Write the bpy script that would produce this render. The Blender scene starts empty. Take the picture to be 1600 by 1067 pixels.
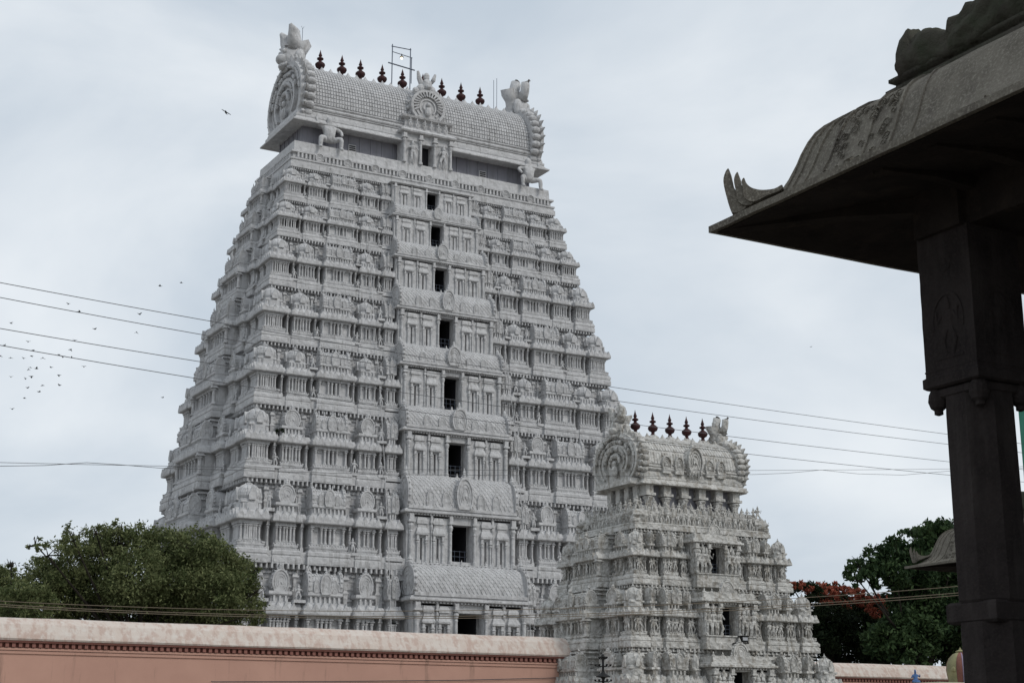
import bpy, math, random
import numpy as np
from mathutils import Vector, noise
R = math.radians
random.seed(7); rng = np.random.default_rng(7)
scn = bpy.context.scene
C = scn.collection

# ------------------------------------------------------------------ camera
F, P, YAW, EYE = 2400.0, .25364, .51642, 1.6
cam_d = bpy.data.cameras.new('camera'); cam = bpy.data.objects.new('camera', cam_d); C.objects.link(cam)
cam.location = (0, 0, EYE); cam.rotation_euler = (R(90) + P, 0, -YAW)
cam_d.sensor_width = 36; cam_d.lens = F / 1600 * 36; cam_d.clip_end = 5000; cam_d.clip_start = .1
scn.camera = cam
FWD = np.array([math.sin(YAW)*math.cos(P), math.cos(YAW)*math.cos(P), math.sin(P)])
RGT = np.array([math.cos(YAW), -math.sin(YAW), 0]); UPV = np.cross(RGT, FWD)
def at(u, v, axis, val):            # where the sight line of a photo point meets a plane x|y|z = val
    d = FWD + RGT*(u-800)/F - UPV*(v-533.5)/F
    o = np.array([0, 0, EYE]); return o + (val-o[axis])/d[axis]*d
def atd(u, v, dist):
    d = FWD + RGT*(u-800)/F - UPV*(v-533.5)/F
    return np.array([0, 0, EYE]) + d/np.linalg.norm(d)*dist

# ------------------------------------------------------------------ world and sun
SUN_EL, SUN_AZ = R(42), R(152)      # azimuth clockwise from +Y
w = bpy.data.worlds.new('World'); scn.world = w; w.use_nodes = True
nt = w.node_tree; N = nt.nodes; L = nt.links; bg = N['Background']
sky = N.new('ShaderNodeTexSky'); sky.sky_type = 'NISHITA'; sky.sun_disc = False
sky.sun_elevation = SUN_EL; sky.sun_rotation = SUN_AZ; sky.dust_density = 3
tc = N.new('ShaderNodeTexCoord'); mp = N.new('ShaderNodeMapping'); mp.inputs['Scale'].default_value = (1, 1, 2.2)
mp.inputs['Location'].default_value = (.35, .6, .1)
n1 = N.new('ShaderNodeTexNoise'); n1.inputs['Scale'].default_value = 3.2; n1.inputs['Detail'].default_value = 6; n1.inputs['Roughness'].default_value = .5; n1.inputs['Distortion'].default_value = .4
rmp = N.new('ShaderNodeValToRGB'); rmp.color_ramp.elements[0].position = .33; rmp.color_ramp.elements[1].position = .68
rmp.color_ramp.elements[0].color = (5.2, 5.9, 6.65, 1); rmp.color_ramp.elements[1].color = (7.9, 8.3, 8.65, 1)
mx = N.new('ShaderNodeMix'); mx.data_type = 'RGBA'; mx.inputs['Factor'].default_value = .93
L.new(tc.outputs['Generated'], mp.inputs['Vector']); L.new(mp.outputs[0], n1.inputs['Vector']); L.new(n1.outputs['Fac'], rmp.inputs['Fac'])
L.new(sky.outputs[0], mx.inputs['A']); L.new(rmp.outputs[0], mx.inputs['B']); L.new(mx.outputs['Result'], bg.inputs['Color'])
bg.inputs['Strength'].default_value = .1
sd = bpy.data.lights.new('sun', 'SUN'); sd.energy = 1.1; sd.angle = R(18); sd.color = (1, .96, .9)
so = bpy.data.objects.new('sun', sd); C.objects.link(so)
so.rotation_euler = (R(90)-SUN_EL, 0, math.pi-SUN_AZ)
scn.view_settings.view_transform = 'Standard'; scn.view_settings.look = 'None'; scn.view_settings.exposure = .14; scn.view_settings.gamma = 1
scn.cycles.max_bounces = 6; scn.cycles.diffuse_bounces = 4

# ------------------------------------------------------------------ materials
def mat(name, col, rough=.9, var=None, vscale=.5, stain=None, sscale=(.6, .6, .12), samt=.5, bump=.3, bscale=6, bdist=.05, speck=None, metallic=0, spos=(.5, .68), bump2=None, spec=.25):
    m = bpy.data.materials.new(name); m.use_nodes = True; nt = m.node_tree; N = nt.nodes; L = nt.links
    b = N['Principled BSDF']; b.inputs['Roughness'].default_value = rough; b.inputs['Metallic'].default_value = metallic
    b.inputs['Specular IOR Level'].default_value = spec
    tc = N.new('ShaderNodeNewGeometry'); pos = tc.outputs['Position']
    c4 = lambda c: (c[0], c[1], c[2], 1)
    def nz(scale, detail=5, vec=None, rough=.6):
        n = N.new('ShaderNodeTexNoise'); n.inputs['Scale'].default_value = scale; n.inputs['Detail'].default_value = detail; n.inputs['Roughness'].default_value = rough
        L.new(vec or pos, n.inputs['Vector']); return n.outputs['Fac']
    def mix(f, a, bb):
        x = N.new('ShaderNodeMix'); x.data_type = 'RGBA'
        if isinstance(f, float): x.inputs['Factor'].default_value = f
        else: L.new(f, x.inputs['Factor'])
        for s, v in (('A', a), ('B', bb)):
            if isinstance(v, tuple): x.inputs[s].default_value = c4(v)
            else: L.new(v, x.inputs[s])
        return x.outputs['Result']
    def rm(v, p0, p1):
        r = N.new('ShaderNodeMapRange'); r.inputs['From Min'].default_value = p0; r.inputs['From Max'].default_value = p1; L.new(v, r.inputs['Value']); return r.outputs[0]
    cur = tuple(col)
    if var: cur = mix(rm(nz(vscale), .35, .65), cur, tuple(var))
    if stain:
        mp = N.new('ShaderNodeMapping'); mp.inputs['Scale'].default_value = sscale; L.new(pos, mp.inputs['Vector'])
        f = rm(nz(2.2, 7, mp.outputs[0], .65), *spos)
        mu = N.new('ShaderNodeMath'); mu.operation = 'MULTIPLY'; mu.inputs[1].default_value = samt; L.new(f, mu.inputs[0])
        cur = mix(mu.outputs[0], cur, tuple(stain))
    if speck: cur = mix(rm(nz(speck[1], 3), .5, .7), cur, tuple(speck[0]))
    if isinstance(cur, tuple): b.inputs['Base Color'].default_value = c4(cur)
    else: L.new(cur, b.inputs['Base Color'])
    if bump:
        bp = N.new('ShaderNodeBump'); bp.inputs['Strength'].default_value = bump; bp.inputs['Distance'].default_value = bdist
        L.new(nz(bscale, 8), bp.inputs['Height']); 
        if bump2:
            vo = N.new('ShaderNodeTexVoronoi'); vo.inputs['Scale'].default_value = bump2[1]; L.new(pos, vo.inputs['Vector'])
            b2 = N.new('ShaderNodeBump'); b2.inputs['Strength'].default_value = bump2[0]; b2.inputs['Distance'].default_value = bump2[2]
            L.new(vo.outputs['Distance'], b2.inputs['Height']); L.new(bp.outputs[0], b2.inputs['Normal']); L.new(b2.outputs[0], b.inputs['Normal'])
        else: L.new(bp.outputs[0], b.inputs['Normal'])
    return m
M = {}
M['lime'] = mat('limewashed_stone', (.565, .565, .57), .92, (.44, .44, .445), 1.3, (.20, .195, .185), (1.7, 1.7, .15), .6, .7, 3.5, .10, speck=((.47, .47, .475), 2.5), bump2=(.5, 2.0, .14), spos=(.53, .68))
M['lime2'] = mat('weathered_stucco', (.60, .59, .565), .92, (.42, .415, .395), 1.6, (.23, .205, .17), (1.6, 1.6, .5), .75, .8, 8, .06, speck=((.52, .51, .49), 6), bump2=(.8, 5, .09), spos=(.48,.62))
M['neck'] = mat('shade_darkened_grey_wall', (.27, .27, .30), .95, (.21, .21, .24), .5, (.17, .17, .18), (1.2, 1.2, .12), .6, .2, 4, .03)  # purple-grey wall, its tone also lowered to hold the eave's shade
M['inside'] = mat('painted_interior_dark', (.022, .022, .026), 1, bump=0)  # near-black colour that stands in for the darkness behind openings
M['kalasa'] = mat('dark_red_copper', (.055, .019, .02), .6, (.038, .017, .018), 2, bump=.1, bscale=10, bdist=.02, metallic=.2)
M['pink'] = mat('pink_plaster', (.52, .31, .24), .93, (.46, .27, .21), .35, (.20, .13, .10), (1.1, 1.1, .10), .6, .25, 6, .01, spos=(.58, .70))
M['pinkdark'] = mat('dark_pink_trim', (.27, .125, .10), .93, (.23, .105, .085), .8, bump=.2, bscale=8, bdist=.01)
M['cap'] = mat('peeling_limewash', (.60, .54, .49), .93, (.54, .45, .39), .5, (.42, .29, .24), (1.7, .8, .5), .6, .5, 9, .03, spos=(.47, .58), speck=((.60,.55,.50), 3.5))
M['granite'] = mat('dark_granite', (.175, .16, .135), .97, (.115, .105, .088), 2.2, (.07, .06, .055), (1.5, 1.5, .5), .6, .9, 26, .015, speck=((.24, .225, .19), 45), spec=.08)
M['granite_shade'] = mat('shade_darkened_granite', (.034, .028, .025), .97, (.018, .015, .014), 2.0, (.045, .036, .030), (1.2, 1.2, 1.2), .6, .6, 20, .012, spec=.05, spos=(.55, .65))  # granite taken near black: the shade under the roof is put into the colour
M['granite3'] = mat('mossy_granite', (.075, .068, .058), .97, (.045, .05, .035), 3, (.035, .028, .026), (2, 2, 2), .6, .9, 18, .03, spec=.08)
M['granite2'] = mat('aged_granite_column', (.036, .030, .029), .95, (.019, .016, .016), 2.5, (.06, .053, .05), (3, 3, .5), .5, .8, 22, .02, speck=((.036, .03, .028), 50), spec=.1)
M['metal'] = mat('black_iron', (.025, .025, .025), .6, bump=0, metallic=.5)
M['pipe'] = mat('painted_steel_pipe', (.13, .15, .19), .5, bump=0, metallic=.4)
M['wire'] = mat('aluminium_wire', (.09, .09, .095), .5, bump=0)
M['ywire'] = mat('brown_cable', (.15, .12, .085), .6, bump=0)
M['bird'] = mat('grey_feathers', (.06, .065, .07), .9, bump=0)
M['bark'] = mat('bark', (.03, .025, .02), .95, (.02, .017, .013), 3, bump=.6, bscale=10, bdist=.05)
M['ground'] = mat('courtyard_stone', (.22, .20, .17), .95, (.17, .155, .135), .3, (.15, .13, .11), (.5, .5, .5), .4, .3, 5, .02)
M['green'] = mat('green_painted_wall', (.06, .24, .17), .8, (.05, .2, .14), 1, bump=.1)
M['beige'] = mat('beige_plaster', (.36, .32, .24), .9, (.3, .26, .2), 1, bump=.1)
M['mauve'] = mat('mauve_plaster', (.34, .2, .2), .9, bump=.1)
M['yellow'] = mat('faded_yellow_paint', (.30, .28, .15), .9, (.20, .19, .11), 4, bump=.2, bscale=20)
M['red'] = mat('red_paint', (.24, .10, .08), .9, (.16, .08, .06), 4, bump=.2, bscale=20)
M['lilac'] = mat('lilac_paint', (.27, .22, .30), .8, bump=.1)
M['blue'] = mat('blue_paint', (.08, .17, .36), .7, (.06, .10, .22), 5, bump=.2, bscale=20)
M['aqua'] = mat('aqua_paint', (.14, .42, .48), .7, bump=.1)
M['lens'] = mat('grey_lamp_glass', (.35, .36, .38), .15, bump=0, spec=.8)
def leafmat(name, c1, c2, sc=.5):
    m = bpy.data.materials.new(name); m.use_nodes = True; nt = m.node_tree; N = nt.nodes; L = nt.links
    b = N['Principled BSDF']; b.inputs['Roughness'].default_value = .7; b.inputs['Specular IOR Level'].default_value = .15
    g = N.new('ShaderNodeNewGeometry'); n = N.new('ShaderNodeTexNoise'); n.inputs['Scale'].default_value = sc; n.inputs['Detail'].default_value = 4
    L.new(g.outputs['Position'], n.inputs['Vector'])
    ad = N.new('ShaderNodeMath'); ad.operation = 'ADD'; ml = N.new('ShaderNodeMath'); ml.operation = 'MULTIPLY_ADD'; ml.inputs[1].default_value = .5; ml.inputs[2].default_value = -.25
    L.new(g.outputs['Random Per Island'], ml.inputs[0]); L.new(n.outputs['Fac'], ad.inputs[0]); L.new(ml.outputs[0], ad.inputs[1])
    r = N.new('ShaderNodeValToRGB'); r.color_ramp.elements[0].position = .3; r.color_ramp.elements[1].position = .75
    r.color_ramp.elements[0].color = (*c1, 1); r.color_ramp.elements[1].color = (*c2, 1)
    L.new(ad.outputs[0], r.inputs['Fac'])
    tr = N.new('ShaderNodeBsdfTranslucent'); ms = N.new('ShaderNodeMixShader'); ms.inputs[0].default_value = .25
    L.new(r.outputs[0], b.inputs['Base Color']); L.new(r.outputs[0], tr.inputs['Color'])
    L.new(b.outputs[0], ms.inputs[1]); L.new(tr.outputs[0], ms.inputs[2]); L.new(ms.outputs[0], N['Material Output'].inputs['Surface'])
    return m
M['leafA'] = leafmat('olive_leaves', (.058, .078, .028), (.19, .21, .095), .5)
M['leafB'] = leafmat('dark_leaves', (.02, .04, .017), (.065, .105, .04), .4)
M['leafD'] = leafmat('darkest_leaves', (.010, .018, .009), (.026, .04, .016), .4)  # the darkest of the leaf greens
M['flower'] = leafmat('orange_red_blossom', (.26, .07, .045), (.46, .15, .095), 1)
em = bpy.data.materials.new('lit_bulb'); em.use_nodes = True; e_ = em.node_tree.nodes['Principled BSDF']
e_.inputs['Emission Color'].default_value = (1, .86, .55, 1); e_.inputs['Emission Strength'].default_value = 3; M['bulb'] = em

# ------------------------------------------------------------------ mesh helpers
class MB:
    def __init__(s): s.v = []; s.f = []
    def add(s, vs, fs):
        o = len(s.v); s.v.extend([tuple(p) for p in vs]); s.f.extend([tuple(i+o for i in f) for f in fs])
    def box(s, x0, x1, y0, y1, z0, z1):
        s.add([(x0,y0,z0),(x1,y0,z0),(x1,y1,z0),(x0,y1,z0),(x0,y0,z1),(x1,y0,z1),(x1,y1,z1),(x0,y1,z1)],
              [(3,2,1,0),(4,5,6,7),(0,1,5,4),(1,2,6,5),(2,3,7,6),(3,0,4,7)])
    def rings(s, rings, close=True):
        n = len(rings[0]); vs = [p for r in rings for p in r]; fs = []
        for k in range(len(rings)-1):
            for i in range(n): j = (i+1) % n; fs.append((k*n+i, k*n+j, (k+1)*n+j, (k+1)*n+i))
        if close: fs.append(tuple(range(n))[::-1]); fs.append(tuple((len(rings)-1)*n+i for i in range(n)))
        s.add(vs, fs)
    def ring(s, x0, x1, y0, y1, prof):
        s.rings([[(x0-o,y0-o,z),(x1+o,y0-o,z),(x1+o,y1+o,z),(x0-o,y1+o,z)] for o, z in prof])
    def lathe(s, cx, cy, prof, n=8, ph=0, sx=1, sy=1):
        s.rings([[(cx+sx*r*math.cos(ph+2*math.pi*i/n), cy+sy*r*math.sin(ph+2*math.pi*i/n), z) for i in range(n)] for r, z in prof])
    def prism(s, poly, axis, t0, t1):       # poly of (p,q); axis 'y': (x,z) extruded in y; 'x': (y,z) extruded in x
        a = [((p, t0, q) if axis == 'y' else (t0, p, q)) for p, q in poly]; b = [((p, t1, q) if axis == 'y' else (t1, p, q)) for p, q in poly]
        s.rings([a, b])
    def band(s, outer, inner, axis, t0, t1):   # ring shaped extrusion between two outlines (open arches)
        n = len(outer); mk = lambda pq, t: ((pq[0], t, pq[1]) if axis == 'y' else (t, pq[0], pq[1]))
        vs = []; fs = []
        for i in range(n): vs += [mk(outer[i], t0), mk(inner[i], t0), mk(inner[i], t1), mk(outer[i], t1)]
        for i in range(n-1):
            for k in range(4): fs.append((4*i+k, 4*i+(k+1) % 4, 4*(i+1)+(k+1) % 4, 4*(i+1)+k))
        fs += [(3,2,1,0), tuple(4*(n-1)+k for k in range(4))]
        s.add(vs, fs)
    def ell(s, c, r, n=10, m=6, nz=0, seed=0):
        rs = []
        for k in range(m+1):
            t = math.pi*k/m; rr = max(math.sin(t), .02)
            rs.append([(c[0]+r[0]*rr*math.cos(2*math.pi*i/n), c[1]+r[1]*rr*math.sin(2*math.pi*i/n), c[2]-r[2]*math.cos(t)) for i in range(n)])
        if nz:
            for q in rs:
                for i, p in enumerate(q):
                    f = 1+nz*noise.noise(Vector(p)*1.7/max(r)+Vector((seed, 0, 0)))
                    q[i] = tuple(c[j]+(p[j]-c[j])*f for j in range(3))
        s.rings(rs)
    def tube(s, pts, rad, n=6):
        pts = [Vector(p) for p in pts]; rs = []
        if not hasattr(rad, '__len__'): rad = [rad]*len(pts)
        for i, p in enumerate(pts):
            d = (pts[min(i+1, len(pts)-1)]-pts[max(i-1, 0)]).normalized()
            a = d.cross(Vector((0, 0, 1)) if abs(d.z) < .9 else Vector((1, 0, 0))).normalized(); b = d.cross(a)
            rs.append([tuple(p+(a*math.cos(2*math.pi*k/n)+b*math.sin(2*math.pi*k/n))*rad[i]) for k in range(n)])
        s.rings(rs)
    def figure(s, x, y, z, h, seed=0, back=.0):       # small carved relief figure facing -y
        r = random.Random(seed); w_ = h*.13; sw = r.uniform(-.04, .04)*h
        s.ell((x+sw, y, z+h*.91), (h*.085, h*.085, h*.1), 7, 5)
        s.lathe(x+sw, y, [(h*.06, z+h*.97), (h*.03, z+h*1.08), (.002, z+h*1.12)], 6)
        s.rings([[(x+sw*q+w_*k*math.cos(t), y+w_*.7*k*math.sin(t), z+h*zz) for t in [2*math.pi*i/8 for i in range(8)]] for k, zz, q in ((.8,.45,0),(1.05,.52,0),(.75,.6,.4),(1.1,.74,.8),(1.0,.8,1),(.35,.84,1))])
        for sg in (-1, 1):
            kx = r.uniform(.0, .1)*h
            s.tube([(x+sg*w_*.5, y, z+h*.48), (x+sg*(w_*.6+kx), y-h*.05, z+h*.25), (x+sg*w_*.6, y, z)], [h*.07, h*.055, h*.04], 5)
            up = r.random()
            s.tube([(x+sw+sg*w_, y, z+h*.78), (x+sg*(w_+h*.12), y-h*.04, z+h*.62), (x+sg*(w_+h*(.05+.1*up)), y-h*.1, z+h*(.55+.35*up))], [h*.045, h*.035, h*.03], 5)
    def build(s, name, m, parent=None, smooth=False, loc=None):
        me = bpy.data.meshes.new(name); me.from_pydata(s.v, [], s.f); me.materials.append(m if not isinstance(m, str) else M[m])
        if smooth: me.polygons.foreach_set('use_smooth', [True]*len(me.polygons))
        o = bpy.data.objects.new(name, me); C.objects.link(o)
        if parent is not None: o.parent = parent
        if loc is not None: o.location = loc
        return o
def thing(name, label, cat, loc=(0, 0, 0), rotz=0, group=None):
    o = bpy.data.objects.new(name, None); C.objects.link(o); o.location = loc; o.rotation_euler = (0, 0, rotz)
    o['label'] = label; o['category'] = cat
    if group: o['group'] = group
    return o
def tag(o, label, cat, group=None):
    o['label'] = label; o['category'] = cat
    if group: o['group'] = group
    return o
def struct(o, kind='structure'): o['kind'] = kind; return o
def inst(src, parent, loc, rz=0, scale=None):
    o = src.copy(); C.objects.link(o); o.parent = parent; o.location = loc; o.rotation_euler = (0, 0, rz)
    if scale: o.scale = scale
    return o

# ------------------------------------------------------------------ ground
g = MB(); g.add([(-3000,-3000,0),(3000,-3000,0),(3000,3000,0),(-3000,3000,0)], [(0,1,2,3)]); struct(g.build('ground', 'ground'))

# ------------------------------------------------------------------ temple architecture
def horse(cx, z0, wd, ht, n=15):           # horseshoe outline, bottom to bottom
    pts = []
    for i in range(n):
        t = -.25*math.pi+1.5*math.pi*i/(n-1)
        pts.append((cx+wd/2*math.cos(t)*(1.0), z0+ht*.42+ht*.58*math.sin(t) if math.sin(t) > 0 else z0+ht*.42+ht*.42*math.sin(t)*1.3))
    return pts[::-1]
def scale_o(pts, c, k): return [(c[0]+(p-c[0])*k, c[1]+(q-c[1])*k) for p, q in pts]
def nasi(mb, cx, y, z0, wd, ht, th, fin=True, axis='y', sgn=-1):
    """horseshoe gable plate with raised rims; faces sgn along the axis"""
    o = horse(cx, z0, wd, ht, 15); c = (cx, z0+ht*.42)
    mb.prism(o, axis, y, y+sgn*th)
    for k0, k1, t in ((1.0, .86, 1.28), (.72, .62, 1.14), (.50, .42, 1.14), (.28, .02, 1.2)):
        mb.band(scale_o(o, c, k0), scale_o(o, c, k1), axis, y+sgn*th*.9, y+sgn*th*t)
    for i in range(1, 14, 1):
        p = scale_o(o, c, 1.03)[i]; r = wd*.05
        cc = (p[0], y+sgn*th*.6, p[1]) if axis == 'y' else (y+sgn*th*.6, p[0], p[1])
        mb.ell(cc, (r, r, r), 6, 4)
    if fin:
        cx_, cy_ = (cx, y+sgn*th*.5) if axis == 'y' else (y+sgn*th*.5, cx)
        mb.lathe(cx_, cy_, [(wd*.10, z0+ht*.97), (wd*.13, z0+ht*1.05), (wd*.07, z0+ht*1.09), (wd*.09, z0+ht*1.13), (.01, z0+ht*1.28)], 6)
def pilaster(mb, x, y, z0, z1, r):
    h = z1-z0
    mb.lathe(x, y, [(r*1.5, z0), (r*1.5, z0+.07*h), (r, z0+.09*h), (r*.92, z0+.62*h), (r*1.15, z0+.64*h), (r*.8, z0+.67*h), (r*1.25, z0+.71*h), (r*1.7, z0+.76*h), (r*1.2, z0+.81*h), (r*1.0, z0+.83*h)], 8, R(22.5))
    mb.box(x-r*1.9, x+r*1.9, y-r*1.9, y+r*1.9, z0+.83*h, z0+.875*h)
    mb.box(x-r*1.25, x+r*1.25, y-r*1.5, y+r*1.5, z0+.875*h, z1)
def kapota(mb, x0, x1, y0, y1, z, h, o, nk=.55, sides=(1, 0)):
    mb.ring(x0, x1, y0, y1, [(-.1*o, z-.25*h), (0, z-.12*h), (0, z-.02*h), (o*.85, z), (o, z+.06*h), (o, z+.14*h), (o*.9, z+.42*h), (o*.62, z+.68*h), (o*.2, z+.85*h), (o*.1, z+.87*h), (o*.1, z+h)])
    n = max(2, int((x1-x0+2*o)/nk))
    for i in range(n):                       # little arches sitting on the cornice lip
        x = x0-o+(x1-x0+2*o)*(i+.5)/n; s_ = h*.34
        mb.prism([(x-s_, z+.12*h), (x+s_, z+.12*h), (x+s_*.9, z+.45*h), (x+s_*.3, z+.72*h), (x, z+1.0*h), (x-s_*.3, z+.72*h), (x-s_*.9, z+.45*h)], 'y', y0-o*1.04, y0-o*.3)
def slab_prof(H, u): return [(-.04*u, 0), (0, .004*H), (0, .085*H), (-.07*u, .092*H), (-.07*u, .108*H), (-.01*u, .112*H), (-.01*u, .15*H), (-.12*u, .165*H)]
def base_prof(H, u): return [(-.15*u, .16*H), (-.15*u, .18*H), (-.3*u, .185*H), (-.22*u, .205*H), (-.22*u, .225*H), (-.4*u, .235*H), (-.36*u, .255*H), (-.5*u, .26*H)]
def barrel(mb, x0, x1, yf, yb, z0, h, ribs=.3, cross=False):
    """half barrel roof along x, bulging front and back, from raised tiles"""
    yc = (yf+yb)/2; hw = (yb-yf)/2
    sec = lambda t: (yc-hw*math.cos(t)*(1.0+.06*math.sin(2*t)), z0+h*math.sin(t)**.85 if math.sin(t) > 0 else z0)
    m = 9; pr = [sec(math.pi*k/m) for k in range(m+1)]
    mb.prism(pr, 'x', x0, x1)
    n = max(4, int((x1-x0)/ribs)); mt = 7; e = .022*h+.01
    for i in range(n):
        a0 = x0+(x1-x0)*(i+.14)/n; a1 = x0+(x1-x0)*(i+.86)/n
        for k in range(mt):
            t0 = math.pi*(k+.12)/mt; t1 = math.pi*(k+.88)/mt
            if t0 > 2.2: break
            (p0, q0), (p1, q1) = sec(t0), sec(t1); tm = (t0+t1)/2; ny, nz_ = -math.cos(tm)*e, math.sin(tm)*e
            mb.add([(a0,p0,q0),(a1,p0,q0),(a1,p1,q1),(a0,p1,q1),(a0+e*.3,p0+ny,q0+nz_),(a1-e*.3,p0+ny,q0+nz_),(a1-e*.3,p1+ny,q1+nz_),(a0+e*.3,p1+ny,q1+nz_)],
                   [(4,5,6,7),(0,1,5,4),(1,2,6,5),(2,3,7,6),(3,0,4,7)])
def body(mb, x0, x1, y0, y1, H, u, n, slit=True, figs=0, seed=0):
    """wall zone with pilasters between base moulding and cornice; front at y0"""
    z0, z1 = .25*H, .485*H
    if slit and x1-x0 > 1.0*u:
        xc = (x0+x1)/2; g_ = .13*u
        mb.box(x0, xc-g_, y0, y1, z0, z1); mb.box(xc+g_, x1, y0, y1, z0, z1)
    else: mb.box(x0, x1, y0, y1, z0, z1)
    r = .1*u
    fr_ = {4: (0, .385, .615, 1), 6: (0, .30, .43, .57, .70, 1), 5: (0, .2, .42, .58, .8, 1), 3: (0, .37, .63, 1) if slit else (0, .5, 1)}.get(n) or tuple(i/(n-1) for i in range(n))
    xs = [x0+r*1.6+(x1-x0-3.2*r)*q for q in fr_]; n = len(xs)
    for x in xs: pilaster(mb, x, y0-.24*u, z0+.01*H, z1, r); mb.box(x-r*.8, x+r*.8, y0-.2*u, y0+.02, z0, z1)
    mb.box(x0, x1, y0-.3*u, y0+.02, z1-.02*H, z1+.012*H)
    # blind niches between the pilasters
    for i in range(n-1):
        xm = (xs[i]+xs[i+1])/2; wn = (xs[i+1]-xs[i])*.5-r
        if wn > .12*u and not (slit and abs(xm-(x0+x1)/2) < .1*u):
            mb.prism([(xm-wn*.7, z1-.05*H), (xm+wn*.7, z1-.05*H), (xm+wn*.4, z1-.02*H), (xm, z1-.005*H), (xm-wn*.4, z1-.02*H)], 'y', y0+.02, y0-.1*u)
            mb.box(xm-wn*.62, xm+wn*.62, y0-.08*u, y0+.05, z1-.075*H, z1-.052*H)
    for k in range(figs):
        hf = (.225 if figs < 4 else .21)*H*random.Random(seed+k).uniform(.85, 1.1)
        mb.figure(x0+(x1-x0)*(k+.5)/figs+random.Random(seed*3+k).uniform(-.03, .03)*u, y0-.42*u, .255*H, hf, seed+k*7)
def bay(kind, w, D, H, u, figs=0, seed=0, n=4):
    """one projecting bay of a storey: local x along the wall, y=0 its front face, +y into the wall, z=0 slab underside"""
    mb = MB(); x0, x1 = -w/2, w/2; Y = D+.25
    mb.ring(x0, x1, 0, Y, slab_prof(H, u)); mb.ring(x0, x1, 0, Y, base_prof(H, u))
    body(mb, x0+.36*u, x1-.36*u, .78*u, Y, H, u, n, True, figs, seed)
    kapota(mb, x0+.38*u, x1-.38*u, .42*u, Y, .49*H, .13*H, .42*u, nk=.6*u)
    mb.ring(x0+.5*u, x1-.5*u, .6*u, Y, [(0, .60*H), (0, .68*H), (.06*u, .685*H), (.06*u, .695*H)])
    nn = max(3, int((w-u)/(.34*u)))
    for i in range(nn):
        xx = x0+.5*u+(w-u)*(i+.5)/nn; mb.box(xx-.075*u, xx+.075*u, .44*u, .65*u, .618*H, .682*H)
    nn = max(3, int(w/(.26*u)))
    for i in range(nn):
        xx = x0+.1*u+(w-.2*u)*(i+.5)/nn; mb.box(xx-.07*u, xx+.07*u, .12*u, .4*u, .168*H, .184*H); mb.box(xx-.06*u, xx+.06*u, .27*u, .5*u, .229*H, .245*H)
    for q in (-1, 1): mb.box(q*w*.25-w*.2, q*w*.25+w*.2, -.03*u, .05*u, .02*H, .065*H)
    if figs:
        for k in range(3): mb.figure(x0+w*(k+.5)/3, .25*u, .165*H, .085*H, seed+50+k)
    z0 = .695*H; h = .225*H; yf = .42*u
    if kind == 'sala':
        w0_ = w; w = w*.90 if w < 8*u else w; x0, x1 = -w/2, w/2
        mb.ring(x0+.3*u, x1-.3*u, yf, Y, [(0, z0-.012*H), (.07*u, z0), (.05*u, z0+.03*H)])
        barrel(mb, x0+.4*u, x1-.4*u, yf+.02*u, yf+2*max(.55*u, min((Y-yf)*.8, .75*u)), z0+.028*H, h*.86, .22*u)
        for sg in (-1, 1):
            xx = sg*(w/2-.40*u)
            nasi(mb, yf+.55*u, xx-sg*.06*u, z0-.0*H, 1.25*u, h*1.12, .2*u, False, 'x', sg)
            mb.tube([(xx+sg*.05*u, yf+.5*u, z0+h*1.05), (xx+sg*.16*u, yf+.35*u, z0+h*1.25), (xx+sg*.02*u, yf+.3*u, z0+h*1.42)], [.16*u, .1*u, .02*u], 5)
            nasi(mb, sg*w*.22, yf+.02*u, z0+.02*H, .5*u, h*.62, .1*u, False)
        nasi(mb, 0, yf-.0*u, z0-.0*H, min(.95*u, w*.3), h*.98, .16*u, True)
        for i in range(5):
            if i != 2: mb.lathe(x0+w*(.2+.15*i), yf+.62*u, [(.07*u, z0+h*.85), (.11*u, z0+h*1.0), (.04*u, z0+h*1.06), (.08*u, z0+h*1.12), (.01, z0+h*1.27)], 6)
    elif kind == 'arch':
        mb.ring(x0+.35*u, x1-.35*u, yf, Y, [(0, z0-.012*H), (.07*u, z0), (.05*u, z0+.03*H)])
        ww = (w-.8*u)*.86
        mb.prism(horse(0, z0+.02*H, ww*.94, h*1.0, 13), 'y', yf+.3*u, min(Y, yf+1.3*u))
        nasi(mb, 0, yf+.28*u, z0+.02*H, ww, h*1.04, .24*u, True)
    elif kind == 'kuta':
        rr_ = (w-.7*u)*.46; dome(mb, 0, yf+rr_+.12*u, z0, rr_, h, u)
    return mb
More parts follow.
